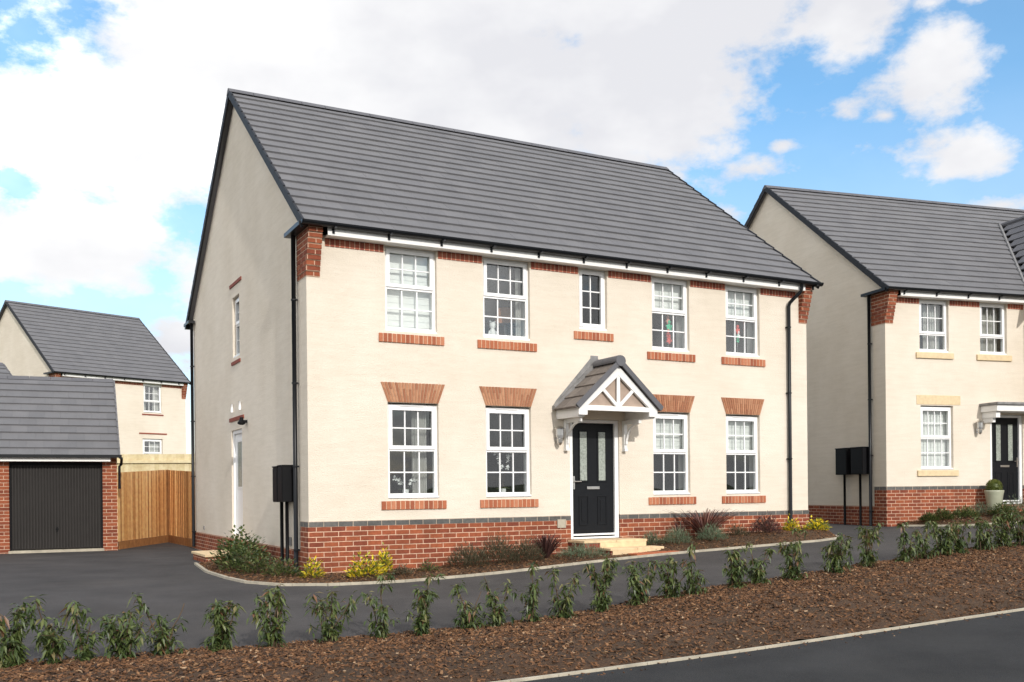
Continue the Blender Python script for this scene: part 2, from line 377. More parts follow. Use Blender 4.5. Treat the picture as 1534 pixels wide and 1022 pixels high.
def front_door(par,x0,x1,z0,z1,y,hx,label=None):
    fw=.055; fy=y+.05
    lf=MB(); a,b,c,d=x0+fw,x1-fw-.02,z0+.09,z1-fw
    lf.box(a,b,fy+.012,fy+.05,c,d)
    W=b-a
    gl=[(a+W*.215,a+W*.345),(a+W*.655,a+W*.785)]
    zg0,zg1=c+(d-c)*.475,c+(d-c)*.925
    for g0,g1 in gl:   # raised moulding round each glass and panel
        for (p0,p1) in ((zg0,zg1),(c+(d-c)*.085,c+(d-c)*.33)):
            e=.022; q0,q1=g0-.02,g1+.02
            for bx in ((q0-e,q0,p0-e,p1+e),(q1,q1+e,p0-e,p1+e),(q0,q1,p0-e,p0),(q0,q1,p1,p1+e)):
                lf.box(bx[0],bx[1],fy+.001,fy+.0125,bx[2],bx[3])
        lf.box(g0+.012,g1-.012,fy+.004,fy+.0122,c+(d-c)*.11,c+(d-c)*.305)
    w=lf.build('front_door',M['bdoor'],par,bevel=.004)
    if label: w['label']=label
    for g0,g1 in gl:
        g=MB(); g.box(g0-.012,g1+.012,fy+.006,fy+.0128,zg0+.008,zg1-.008); g.build('door_glass',M['obscure'],w)
    f=MB(); f.box(x0,x0+fw,fy-.03,fy+.06,z0,z1); f.box(x1-fw-.02,x1,fy-.03,fy+.06,z0,z1); f.box(x0+fw,x1-fw-.02,fy-.029,fy+.059,z1-fw,z1)
    f.box(x0+fw,x1-fw-.02,fy-.045,fy+.058,z0,z0+.03); f.box(x0+fw,x1-fw-.02,fy-.02,fy+.011,z0+.055,z0+.086)
    f.build('door_frame',M['upvc'],w,bevel=.003)
    h=MB(); zc=c+(d-c)*.40
    h.box((a+b)/2-.125,(a+b)/2+.125,fy-.006,fy+.012,zc,zc+.045); h.box((a+b)/2-.115,(a+b)/2+.115,fy-.014,fy-.006,zc+.026,zc+.04); h.build('letter_box',M['steel'],w,bevel=.002)
    h=MB(); s=1 if hx==0 else -1; xx=a+.035 if hx==0 else b-.035; zh=c+(d-c)*.47
    h.box(xx-.016,xx+.016,fy-.008,fy+.012,zh-.13,zh+.09); h.tube([(xx,fy-.008,zh),(xx,fy-.05,zh),(xx+s*.12,fy-.05,zh)],.009,8); h.build('door_handle',M['steel'],w)
    return w
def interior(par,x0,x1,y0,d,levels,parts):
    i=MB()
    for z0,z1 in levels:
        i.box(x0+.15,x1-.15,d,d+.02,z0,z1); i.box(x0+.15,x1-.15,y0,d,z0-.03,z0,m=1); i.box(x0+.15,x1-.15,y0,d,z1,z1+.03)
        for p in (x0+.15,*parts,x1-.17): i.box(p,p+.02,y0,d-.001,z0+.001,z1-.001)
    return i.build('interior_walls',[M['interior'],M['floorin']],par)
def corbel(par,xa,xb,side,dy=.47,mat='brick'):
    """stepped brick eaves corbel on the front corner; side -1 left gable, +1 right gable"""
    c=MB(); z=3.59; k=0
    while z<4.30:
        st=.012+.021*min(k,8); o=.012 if k else .006
        xx0,xx1=(xa-o,xb) if side<0 else (xa,xb+o)
        y1=dy-.02*0
        c.box(xx0,xx1,-st-(.01 if k==8 else 0),-.002,z+.004,z+.073,m=0)
        if side<0: c.box(xa-o,xa+.02,-.0021,y1,z+.004,z+.073)
        else: c.box(xb-.02,xb+o,-.0021,y1,z+.004,z+.073)
        c.box(xx0+.006,xx1-.006,-st+.012,-.0025,z-.004,z+.005,m=1)
        z+=.0775; k+=1
    c.build('corbel',[M[mat],M['mortar']],par)
def downpipe(par,x,y,ztop,zbot,axis='y',off=.0,name='downpipe',r=.034,foot=None):
    p=MB(); sx,sy=(0,-1) if axis=='y' else (-1,0)
    pts=[(x,y,zbot),(x,y,ztop)]
    if off:
        ox,oy=off; pts=[(x,y,zbot),(x,y,ztop-.42),(x+ox*.1,y+oy*.1,ztop-.35),(x+ox*.9,y+oy*.9,ztop-.17),(x+ox,y+oy,ztop-.1),(x+ox,y+oy,ztop)]
    p.tube(pts,r,12)
    d=p.build(name,M['gutter'],par,smooth=True)
    z=zbot+.35
    while z<ztop-.5:
        b=MB(); b.tube([(x,y,z-.012),(x,y,z+.012)],r+.009,12)
        if axis=='y': b.box(x-.05,x+.05,y,y+r+.012,z-.012,z+.012)
        else: b.box(x,x+r+.012,y-.05,y+.05,z-.012,z+.012)
        b.build('pipe_clip',M['gutter'],d); z+=1.25
    return d
def gable_wall(w,x,D,z0,holes,sgn,y0=0,ztop=4.2,rev=.1):
    """gable wall in plane x; hole rects in (y,z)"""
    for a,b,c,d in cells(y0,D,z0,ztop,holes):
        q=[(x,a,c),(x,b,c),(x,b,d),(x,a,d)]
        w.quad(*(q if sgn>0 else q[::-1]))
    ap=HE+TP*(D/2+.19)-.03
    w.add([(x,y0 if False else 0,ztop),(x,D,ztop),(x,D,HE+TP*.19-.03),(x,D/2,ap),(x,0,HE+TP*.19-.03)],[(0,1,2,3,4) if sgn>0 else (4,3,2,1,0)])
    for a,b,c,d in holes:
        X=x-sgn*rev
        w.quad((x,a,c),(x,b,c),(X,b,c),(X,a,c)); w.quad((x,a,d),(X,a,d),(X,b,d),(x,b,d))
        w.quad((x,a,c),(X,a,c),(X,a,d),(x,a,d)); w.quad((x,b,c),(x,b,d),(X,b,d),(X,b,c))
def front_wall(w,x0,x1,z0,z1,holes,y=0,rev=.1):
    for a,b,c,d in cells(x0,x1,z0,z1,holes): w.quad((a,y,c),(b,y,c),(b,y,d),(a,y,d))
    for a,b,c,d in holes:
        Y=y+rev
        if c>z0: w.quad((a,y,c),(a,Y,c),(b,Y,c),(b,y,c))
        w.quad((a,y,d),(b,y,d),(b,Y,d),(a,Y,d))
        w.quad((a,y,c),(a,y,d),(a,Y,d),(a,Y,c)); w.quad((b,y,c),(b,Y,c),(b,Y,d),(b,y,d))
def main_shell(par,W,D,fholes,gholes,door,rx1=None,tile='tile',plinth_z=-1.3,valley=None,side_z=-.44,friezes=()):
    w=MB()
    front_wall(w,0,W,0,4.22,fholes)
    gable_wall(w,0,D,side_z,gholes,-1,.4); w.quad((0,.4,0),(0,0,0),(0,0,4.2),(0,.4,4.2))
    w.add([(0,.4,side_z),(0,.4,0)],[])
    gable_wall(w,W,D,side_z,[],1,.4); w.quad((W,0,0),(W,.4,0),(W,.4,4.2),(W,0,4.2))
    w.quad((W,D,side_z),(0,D,side_z),(0,D,4.22),(W,D,4.22))
    w.build('wall',M['render'],par)
    p=MB(); q=.012
    dx0,dx1,dz=door if door else (W/2,W/2,plinth_z)
    segs=[(-q,dx0),(dx1,W+q)] if door else [(-q,W+q)]
    for a,b in segs:
        p.box(a,b,-q,.1,plinth_z,-.0805); p.box(a,b,-q-.002,.1,-.08,-.0,m=1)
    if door: p.box(dx0,dx1,-q+.001,.1,plinth_z,dz)
    for xa,xb in ((-q,.1),(W-.1,W+q)):
        p.box(xa-.0005,xb+.0005,.1001,.4,plinth_z,-.0805); p.box(xa-.002,xb+.002,.1001,.4,-.08,-.0,m=1)
        p.box(xa,xb,.4001,D+q,plinth_z,side_z)
    p.box(.1,W-.1,D-.1,D+q,plinth_z,side_z)
    p.build('plinth',[M['brick'],M['blue_brick']],par)
    vo=.1; run=D/2+.24; z0=HE-.04; y0=-.24
    r=MB()
    tiled_slope(r,-vo,W+vo,y0,z0,run,TP,1); tiled_slope(r,-vo,W+vo,D+.24,z0,run,TP,-1)
    for s,yy in ((1,y0),(-1,D+.24)):
        n=math.sqrt(1+TP*TP)
        r.quad((-vo+.01,yy+.02*s,z0-.015),(W+vo-.01,yy+.02*s,z0-.015),(W+vo-.01,D/2,z0+run*TP-.03),(-vo+.01,D/2,z0+run*TP-.03),t=0)
    ro=r.build('roof',M[tile],par)
    for x in (-vo-.015,W+vo+.015):
        for yy,s in ((y0-.01,1),(D+.25,-1)):
            v=MB(); verge(v,x,yy,z0,run,TP,s); v.build('verge_cap',M['cap'],ro)
    rg=MB(); k=round((W+2*vo+.08)/.45); p_=(W+2*vo+.08)/k; zr=z0+run*TP
    for i in range(k):
        a=-vo-.04+i*p_; 
        rg.prism([(a+.004,D/2-.13,zr-.035),(a+.004,D/2-.10,zr+.0),(a+.004,D/2-.02,zr+.062),(a+.004,D/2+.02,zr+.062),(a+.004,D/2+.10,zr+.0),(a+.004,D/2+.13,zr-.035)],(p_-.008,0,0))
    rg.build('ridge_tile',M['tile_dark'],ro)
    f=MB(); f.box(.27,W-.21,-.20,-.175,4.175,4.30); f.box(.27,W-.21,-.1749,.0,4.176,4.19)
    f.build('fascia',M['white'],par,bevel=.003)
    f=MB(); f.box(.0,W,D+.001,D+.2,4.176,4.30); f.build('fascia',M['white'],par,bevel=.003)
    g=MB(); n=8; gy,gz,gr=-.265,4.335,.062
    def gut(g,x0,x1,gy,gz):
        for k in range(n):
            a0,a1=math.pi+math.pi*k/n,math.pi+math.pi*(k+1)/n
            q=[]
            for xx in (x0,x1):
                for a,rr in ((a0,gr),(a1,gr),(a1,gr-.008),(a0,gr-.008)): q.append((xx,gy+rr*math.cos(a),gz+rr*math.sin(a)))
            g.hexa([q[0],q[1],q[2],q[3],q[4],q[5],q[6],q[7]])
    gut(g,-.14,W+.14,gy,gz)
    g2=MB(); gut(g2,-.14,W+.14,D+.265,gz)
    for s in (-.14,W+.132): g.prism([(s,gy+gr*math.cos(a),gz+gr*math.sin(a)) for a in [math.pi*(1+k/8) for k in range(9)]],(.008,0,0))
    x=.35
    while x<W: g.box(x-.018,x+.018,gy-.068,-.2,gz-.075,gz-.055); g.box(x-.018,x+.018,-.215,-.2002,gz-.13,gz-.055); x+=.86
    # return round the gable corner
    g.box(-.16,-.02,-.2,.62,4.275,4.335); g2.box(-.16,-.02,D-.3,D+.33,4.275,4.335); g2.box(-.16,-.02,D+.1,D+.2,4.2,4.275)
    g.build('gutter',M['gutter'],par); g2.build('gutter',M['gutter'],par)
    for a,b in friezes:
        fr=MB(); k=round((b-a)/.075); p_=(b-a)/k
        fr.box(a+.002,b-.002,-.010,.02,4.062,4.172,m=1)
        for i in range(k): fr.box(a+i*p_+.0065,a+(i+1)*p_-.0065,-.014+random.uniform(-.002,.002),.02,4.06,4.174)
        fr.build('brick_frieze',[M['frieze_brick'],M['mortar']],par)
    return ro
# ------------------------------------------------------------------ ground height
XA=[-60,-1,.95,2.64,3.79,5.4,7.4,8.9,13,20,40,80]; ZA=[-.80,-.82,-.84,-.79,-.72,-.64,-.58,-.54,-.46,-.22,.4,1.2]
XC=[-60,-4,-1,1.4,2.9,4.5,7.5,9.4,14,20,40,80];   ZC=[-1.0,-1.04,-1.07,-1.03,-.86,-.76,-.55,-.46,-.26,.0,.6,1.4]
XR=[-60,-.5,1.96,6.14,14,40,80];                  ZR=[-1.12,-1.11,-1.07,-.95,-.66,.1,1.0]
def sm(x,X,Z): return (interp(x-.6,X,Z)+interp(x,X,Z)*2+interp(x+.6,X,Z))/4
def gz(x,y):
    a,c,r=sm(x,XA,ZA),sm(x,XC,ZC),sm(x,XR,ZR)
    if y>=-1.2:
        z=a
        return z
    if y>=-4.7: return lerp(c,a,(y+4.7)/3.5)
    if y>=-7: return lerp(r,c,(y+7)/2.3)
    return r
def mz(x,y):   # mulch surface between road kerb and crest
    t=(y+7)/2.35
    return gz(x,y)+.055*math.sin(math.pi*min(1,max(0,t)))+.03
def sheet(name,xs,ys,f,mat,label,cat):
    m=MB(); nx=len(xs)
    vs=[(x,y,f(x,y)) for y in ys for x in xs]
    m.add(vs,[(j*nx+i,j*nx+i+1,(j+1)*nx+i+1,(j+1)*nx+i) for j in range(len(ys)-1) for i in range(nx-1)],.5)
    o=m.build(name,mat,None,smooth=True); tag(o,label,cat,kind='structure'); return o
def fr(a,b,s):
    n=max(1,round((b-a)/s)); return [lerp(a,b,i/n) for i in range(n+1)]
far=[-600,-300,-150,-80]
sheet('ground',far+fr(-60,60,1)+[80,150,300,600],far+fr(-60,60,1)+[80,150,300,600],lambda x,y: gz(x,y)-.09+(.3*smooth(17,24,y)*1.0)+(.9*smooth(24,30,y)),M['grass'],'rough open ground around the houses','ground')
sheet('driveway',fr(-30,34,.5),[-4.66,-4.2,-3.5,-2.5,-1.8,-1.2,0,2,4,8,12,16],lambda x,y: gz(x,y),M['drive'],'dark tarmac driveway in front of the house and garage','driveway')
sheet('road',fr(-40,60,.6),[-13,-11,-9,-7.05],lambda x,y: sm(x,XR,ZR)-.012-.01*(-7-y),M['road'],'black asphalt road along the mulch verge','road')
sheet('pavement',fr(-40,60,1),[-30,-20,-16,-13.0],lambda x,y: sm(x,XR,ZR)+.04,M['road'],'footpath on the near side of the road','pavement')
# concrete edgings
def edging(name,pts,w,h,label,dz=0):
    k=MB(); P=[Vector((p[0],p[1],0)) for p in pts]
    for i in range(len(P)-1):
        d=(P[i+1]-P[i]); d.normalize(); nn=Vector((-d.y,d.x,0))*w/2
        q=[]
        a,b=P[i]+d*.002,P[i+1]-d*.002
        for zz in (-.12,h):
            for p,s in ((a,-1),(b,-1),(b,1),(a,1)):
                r=p+nn*s; q.append((r.x,r.y,gz(p.x,p.y)+zz+dz))
        k.hexa(q)
    return tag(k.build(name,M['kerb']),label,'kerb',kind='structure')
edging('road_kerb',[(x,-7.015) for x in fr(-30,40,.45)],.035,.006,'narrow pale concrete edging along the road')
edging('driveway_edging',[(x,-4.68) for x in fr(-30,34,.45)],.05,.012,'thin concrete edging behind the young hedge')
# ------------------------------------------------------------------ mulch verge
def hn(x,y,s=1.0):
    return (math.sin(x*5.1*s+1.3*math.sin(y*3.7*s))+math.sin(y*7.3*s+2*math.sin(x*2.9*s)))*.25
sheet('mulch_verge',fr(-9,26,.14),fr(-7.0,-4.68,.11),lambda x,y: mz(x,y)-.022*(1-smooth(-7.0,-6.7,y))+.02*hn(x,y)+.008*hn(x,y,3.1)+random.uniform(-.012,.012),M['soil'],'brown bark mulch verge sloping down to the road','mulch bed')
def chips(name,n,sample,label,sz=(.008,.028)):
    c=MB()
    for _ in range(n):
        x,y,z,k=sample(); l=random.uniform(*sz)*k; w=l*random.uniform(.25,.6); th=.003
        a=random.uniform(0,6.283); til=random.gauss(0,.35); rl=random.gauss(0,.4)
        m=Matrix.Rotation(a,3,'Z')@Matrix.Rotation(til,3,'Y')@Matrix.Rotation(rl,3,'X')
        pts=[(-l,-w*.6),(l*.5,-w),(l,w*.3),(-l*.4,w)]
        P=[m@Vector((p[0],p[1],th*random.uniform(-1,1)*2))+Vector((x,y,z)) for p in pts]
        u=m@Vector((0,0,-.006))
        t=min(1,max(0,random.gauss(.42,.27)))
        c.add(P+[p+u for p in P],[(0,1,2,3),(0,4,5,1),(1,5,6,2),(2,6,7,3),(3,7,4,0)],t)
    return tag(c.build(name,M['chip']),label,'bark chips',kind='stuff')
def vsamp():
    x=random.uniform(-5.2,16)
    if random.random()<.006:
        y=-7.03-abs(random.gauss(0,.12)); return x,y,sm(x,XR,ZR)-.008-.01*(-7-y),.7
    y=random.uniform(-6.985,-4.6) if random.random()<.45 else -4.6-1.5*abs(random.gauss(0,.6))
    y=max(y,-6.985)
    return x,y,mz(x,y)-.022*(1-smooth(-7.0,-6.7,y))+.02*hn(x,y)+.008*hn(x,y,3.1)+random.uniform(-.003,.016),1
chips('bark_mulch',62000,vsamp,'loose brown bark chips covering the verge beside the road')
# ------------------------------------------------------------------ planted beds
def offset_bed(name,outer,inner,mound,label,chipn,chiplabel):
    m=MB(); nt=8; vs=[]
    O=[];I=[]
    for i in range(len(outer)-1):
        k=max(1,round((Vector(outer[i+1])-Vector(outer[i])).length/.15))
        for j in range(k):
            t=j/k; O.append((lerp(outer[i][0],outer[i+1][0],t),lerp(outer[i][1],outer[i+1][1],t))); I.append((lerp(inner[i][0],inner[i+1][0],t),lerp(inner[i][1],inner[i+1][1],t)))
    O.append(outer[-1]);I.append(inner[-1])
    def hz(x,y,t): return gz(x,y)+.015+mound(x)*smooth(0,.5,t)
    for a,b in zip(O,I):
        for j in range(nt+1):
            t=j/nt; x,y=lerp(a[0],b[0],t),lerp(a[1],b[1],t); vs.append((x,y,hz(x,y,t)+.012*hn(x,y,2)+random.uniform(-.006,.006)))
    n=nt+1
    m.add(vs,[(i*n+j,(i+1)*n+j,(i+1)*n+j+1,i*n+j+1) for i in range(len(O)-1) for j in range(nt)],.5)
    tag(m.build(name,M['soil'],None,smooth=True),label,'flower bed',kind='structure')
    def smp():
        i=random.randrange(len(O)-1); f=random.random(); t=random.random()
        a=(lerp(O[i][0],O[i+1][0],f),lerp(O[i][1],O[i+1][1],f)); b=(lerp(I[i][0],I[i+1][0],f),lerp(I[i][1],I[i+1][1],f))
        x,y=lerp(a[0],b[0],t),lerp(a[1],b[1],t); return x,y,hz(x,y,t)+.012*hn(x,y,2)+.008,1
    chips('bark_mulch',chipn,smp,chiplabel)
    edging('bed_edging',O,.05,.035,'pale concrete edging around '+label)
BO=[(-.93,3.85),(-1.10,1.9),(-1.07,.6),(-.98,-.3),(-.66,-.95),(-.1,-1.22),(1,-1.25),(3,-1.22),(4.35,-1.2),(5.9,-1.2),(7.4,-1.2),(9,-1.12),(9.75,-.85),(10.15,-.4),(10.2,.1),(9.9,.5)]
BI=[(0,3.85),(0,1.9),(0,.6),(0,-.01),(0,-.01),(.02,-.01),(1,-.01),(3,-.01),(4.35,-.01),(5.9,-.01),(7.4,-.01),(9,-.01),(9.75,-.01),(9.83,-.01),(9.83,.1),(9.83,.5)]
def mound(x): return .05+.1*smooth(5,7,x)
offset_bed('front_bed',BO,BI,mound,'the planted bed wrapping the big house',10000,'fine brown bark in the planted bed of the big house')
# ------------------------------------------------------------------ the big house
W,D=9.83,9.14
H=thing('house','large two storey cream rendered house with grey tiled roof and porch, in the centre','house',(0,0,0))
up=[(1.22,2.07,2.88,3.55),(2.88,3.73,2.88,3.55),(6.18,7.0,2.88,3.56),(7.84,8.65,2.88,3.56)]
lo=[(1.24,2.08),(2.90,3.73),(6.18,6.99),(7.82,8.63)]
ZT=4.175
holes=[(a,b,c,ZT) for a,b,c,_ in up]+[(a,b,.32,1.79) for a,b in lo]+[(4.68,5.24,3.14,ZT),(4.47,5.46,-.08,1.62)]
gh=[(4.42,5.0,3.0,4.15),(4.28,5.2,-.36,1.63)]
fz=[(.28,1.20),(2.09,2.86),(3.75,4.66),(5.26,6.16),(7.02,7.82),(8.67,9.55)]
roof=main_shell(H,W,D,holes,gh,(4.47,5.46,-.42),friezes=fz)
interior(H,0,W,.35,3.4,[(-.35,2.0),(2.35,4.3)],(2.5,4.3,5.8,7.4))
U=dict(head=None,sill='brick')
window(H,1.22,2.07,2.88,ZT,0,3.55,blind=(2.9,4.16,1.24,2.2),bcol='blind',label='upper window on the left with a half lowered blind',**U)
window(H,2.88,3.73,2.88,ZT,0,3.55,curtain=[(3.62,3.92)],label='upper window with soft toy and orange lamp',**U)
window(H,4.68,5.24,3.14,ZT,0,None,cols=2,rows=3,label='small narrow upper window above the porch',**U)
window(H,6.18,7.0,2.88,ZT,0,3.56,blind=(3.60,4.16,6.2,7.16),curtain=[(6.92,7.22)],bcol='blind',label='upper window with white blind and hanging toys',**U)
window(H,7.84,8.65,2.88,ZT,0,3.56,blind=(3.60,4.16,7.86,8.82),curtain=[(8.6,8.9)],label='upper window nearest the right corner',**U)
A=dict(head='arch',sill='brick',vent=True)
window(H,*lo[0],.33,1.77,0,1.07,curtain=[(1.74,1.98)],label='ground floor window on the left with a potted plant behind',**A)
window(H,*lo[1],.33,1.77,0,1.07,curtain=[(3.74,3.92)],label='ground floor window with white orchid behind',**A)
window(H,*lo[2],.33,1.77,0,1.07,blind=(1.1,1.76,6.2,7.14),curtain=[(6.94,7.2)],label='ground floor window right of the porch',**A)
window(H,*lo[3],.33,1.77,0,1.07,blind=(1.1,1.76,7.84,8.8),curtain=[(8.6,8.86)],label='ground floor window nearest the right downpipe',**A)
front_door(H,4.48,5.455,-.40,1.615,0,0,'black panelled front door with two slim glass strips')
corbel(H,0,.2,-1); corbel(H,9.63,9.83,1)
# side window and door live in a rotated frame: local x -> -y of the house, local y -> +x
SE=bpy.data.objects.new('gable_window',None); SE.empty_display_size=.2; COL.objects.link(SE); SE.parent=H; SE.rotation_euler=(0,0,-math.pi/2)
sw=window(H,-5.0,-4.42,3.01,4.14,0,3.62,cols=2,rows=2,head='thin',sill='thin',label='narrow side window in the gable wall'); sw.rotation_euler=(0,0,-math.pi/2)
bpy.data.objects.remove(SE)
sd=MB(); sd.box(-5.14,-4.34,.07,.11,-.36,1.56); sd.box(-5.04,-4.76,.055,.0702,.55,1.44) if False else None
so=sd.build('side_door',M['upvc'],H); so.rotation_euler=(0,0,-math.pi/2)
q=MB(); q.box(-4.92,-4.56,.062,.0699,.55,1.4); q.build('door_glass',M['obscure'],so)
q=MB(); q.box(-5.2,-5.141,.03,.12,-.36,1.63); q.box(-4.339,-4.28,.03,.12,-.36,1.63); q.box(-5.14,-4.34,.031,.119,1.561,1.63)
q.box(-4.955,-4.92,.055,.0702,.51,1.44); q.box(-4.56,-4.525,.055,.0702,.51,1.44); q.box(-4.92,-4.56,.0552,.0702,.51,.55); q.box(-4.92,-4.56,.0552,.0702,1.4,1.44)
q.build('door_frame',M['upvc'],so)
q=MB(); q.box(-5.3,-4.1,-.02,.03,1.80,1.87); q.build('lintel',M['frieze_brick'],so)
# downpipes
downpipe(H,-.06,.47,4.3,-.78,'x'); downpipe(H,-.06,9.02,4.28,-.78,'x')
downpipe(H,9.33,-.055,4.3,-.62,'y',off=(.14,-.2))
# small fittings on the side wall
for y in (4.30,4.98): q=MB(); q.tube([(-.03,y,1.97),(-.03,y,2.13)],.024,10); q.build('vent_pipe',M['upvc'],H,smooth=True)
q=MB(); q.lathe((-.1,3.87,1.66),[(.03,0),(.07,.02),(.07,.05),(.035,.09),(.03,.14)],14); q.box(-.1,-.001,3.84,3.9,1.70,1.75); q.build('side_lamp',M['black'],H)
q=MB(); q.box(-.015,-.001,.92,1.06,-.39,-.26); q.build('wall_vent',M['lead'],H)
q=MB(); q.box(-.02,-.001,7.98,8.06,-.36,-.28); q.build('tap_plate',M['lead'],H)
q=MB(); q.box(4.2,4.36,-.034,-.0125,-.2,-.06); q.build('wall_vent',M['kerb'],H)
# porch lamp
def wall_lamp(par,x,z,y=0):
    l=MB(); l.box(x-.04,x+.04,y-.02,y-.001,z-.08,z+.02); l.tube([(x,y-.02,z-.04),(x,y-.1,z-.06),(x,y-.11,z)],.012,8)
    l.lathe((x,y-.11,z-.01),[(.02,-.1),(.045,-.06),(.05,0)],14)
    o=l.build('porch_lamp',M['steel'],par,smooth=False); l=MB(); l.lathe((x,y-.11,z+.16),[(.085,0),(.09,.012),(.06,.03),(.02,.045)],16); l.build('lamp_cap',M['steel'],o)
    g=MB(); g.lathe((x,y-.11,z-.0),[(.05,0),(.065,.05),(.07,.16)],16); g.build('lamp_glass',M['lampglass'],o)
wall_lamp(H,4.21,1.28)
# porch canopy
def canopy():
    cx=4.965; hw=.775; yf=-.74; zf=1.79; zr=2.51
    pt=(zr-zf)/hw
    r=MB(); n=4
    for s in (-1,1):
        ln=hw+.04
        for i in range(n):
            a0=i*ln/n-.02; a1=(i+1)*ln/n+.03 if i<n-1 else ln
            for j in range(2):
                ya,yb=(yf-.03,yf/2) if j==0 else (yf/2,-.10)
                P=[]
                for (aa,h) in ((a0,0),(a0,.04),(a1,.012),(a1,-.02)):
                    for yy in (ya+.003,yb-.003):
                        P.append((cx+s*(ln-aa)-0+s*h*.6,yy,zf-.04*pt+aa*pt+h*.75))
                # P order: (a0,0)ya,yb,(a0,.04)ya,yb,(a1,.012)ya,yb,(a1,-.02)ya,yb
                r.hexa([P[0],P[1],P[7],P[6],P[2],P[3],P[5],P[4]])
    c=r.build('porch_canopy',M['tile_brown'],H)
    rt=MB(); 
    for j in range(2):
        ya,yb=(yf-.05,yf/2-.02) if j==0 else (yf/2-.01,-.1)
        rt.prism([(cx+.095*math.cos(a),ya,zr+.02+.085*math.sin(a)) for a in [math.pi*(-.12+k*1.24/12) for k in range(13)]],(0,yb-ya,0))
    rt.prism([(cx+.092*math.cos(a),yf-.052,zr+.012+.088*math.sin(a)) for a in [2*math.pi*k/20 for k in range(20)]],(0,-.022,0))
    rt.build('ridge_tile',M['tile_dark'],c,smooth=False)
    v=MB()
    for s in (-1,1):
        P=[]
        for yy in (yf-.065,yf-.032):
            for aa,h in ((-.04,-.03),(hw-.02,-.03),(hw-.02,.045),(-.04,.055)):
                P.append((cx+s*(hw-aa)+s*h*.68,yy,zf+aa*pt+h*.73))
        v.hexa(P)
    v.build('verge_cap',M['tile_dark'],c)
    f=MB()
    # soaker flashing stepped up the wall over the tiles
    for s in (-1,1):
        f.prism([(cx+s*(hw+.06),-.10,zf-.03),(cx+s*(hw+.06),-.10,zf+.03),(cx,-.10,zr+.09),(cx,-.10,zr+.02)],(0,.092,0))
        f.prism([(cx+s*(hw+.05),-.012,zf+.02),(cx+s*(hw-.02),-.012,zf+.13),(cx+s*.06,-.012,zr+.16),(cx+s*.06,-.012,zr+.0)],(0,.010,0))
    f.box(cx-.07,cx+.07,-.016,-.002,zr+.05,zr+.19)
    f.build('lead_flashing',M['lead'],c)
    t=MB(); y0,y1=yf+.0,yf+.055; k=math.atan(pt)
    wv=.11
    for s in (-1,1):   # barge boards
        zl=zf-.035; 
        t.prism([(cx+s*.0,y0,zr-.06),(cx+s*(hw-.005),y0,zl),(cx+s*(hw-.005),y0,zl-.125),(cx+s*(hw-.17),y0,zl-.125),(cx+s*(hw-.17),y0,zl+.02),(cx+s*0,y0,zr-.06-wv*1.5)][::s],(0,y1-y0,0))
    t.box(cx-hw+.17,cx+hw-.17,y0+.006,y1-.006,zf-.085,zf-.01)
    t.box(cx-.03,cx+.03,y0+.007,y1-.007,zf-.011,zr-.15)
    for s in (-1,1):
        a=(cx+s*.02,zf+.0); b=(cx+s*.33,zf+.30); d=Vector((b[0]-a[0],b[1]-a[1])); d.normalize(); nn=Vector((-d.y,d.x))*.027
        t.prism([(a[0]+nn.x,y0+.009,a[1]+nn.y),(b[0]+nn.x,y0+.009,b[1]+nn.y),(b[0]-nn.x,y0+.009,b[1]-nn.y),(a[0]-nn.x,y0+.009,a[1]-nn.y)][::s],(0,.036,0))
    t.build('truss',M['white'],c,bevel=.004)
    t=MB(); t.prism([(cx-hw+.2,y1+.012,zf-.02),(cx+hw-.2,y1+.012,zf-.02),(cx,y1+.012,zr-.12)],(0,.02,0)); t.build('added_infill',M['tan_infill'],c)  # added panel; its tan stands in for lit wall and tile underside
    b=MB()
    for s in (-1,1):
        xo=cx+s*(hw-.02); xi=cx+s*(hw-.15); xa,xb=min(xo,xi),max(xo,xi)
        b.box(xa,xb,yf+.056,-.002,zf-.16,zf-.03)
        b.box(xa+.004,xb-.004,yf+.056,-.003,zf-.185,zf-.1601)
    b.box(cx-hw+.15,cx+hw-.15,yf+.06,-.004,zf-.012,zf+.004)
    b.build('side_beam',M['white'],c,bevel=.003)
    for s in (-1,1):
        g=MB(); x=cx+s*(hw-.19)
        g.box(x-.03,x+.03,-.075,-.002,1.10,zf-.186); g.box(x-.028,x+.028,-.50,-.075,zf-.25,zf-.187)
        g.box(x-.034,x+.034,-.09,-.001,1.08,1.13)
        # curved brace
        pr=[]; m_=9
        for i in range(m_+1):
            t_=i/m_; a=t_*math.pi/2; pr.append((-.075-.36*(1-math.cos(a)),1.2+.35*math.sin(a)))
        for i in range(m_):
            (ya,za),(yb,zb)=pr[i],pr[i+1]; dy,dz=yb-ya,zb-za; l=math.hypot(dy,dz); ny,nz=dz/l*.028,-dy/l*.028
            g.hexa([(x-.02,ya,za),(x+.02,ya,za),(x+.02,ya-abs(ny),za-abs(nz)),(x-.02,ya-abs(ny),za-abs(nz)),(x-.02,yb,zb),(x+.02,yb,zb),(x+.02,yb-abs(ny),zb-abs(nz)),(x-.02,yb-abs(ny),zb-abs(nz))])
        g.build('bracket',M['white'],c,bevel=.003)
canopy()
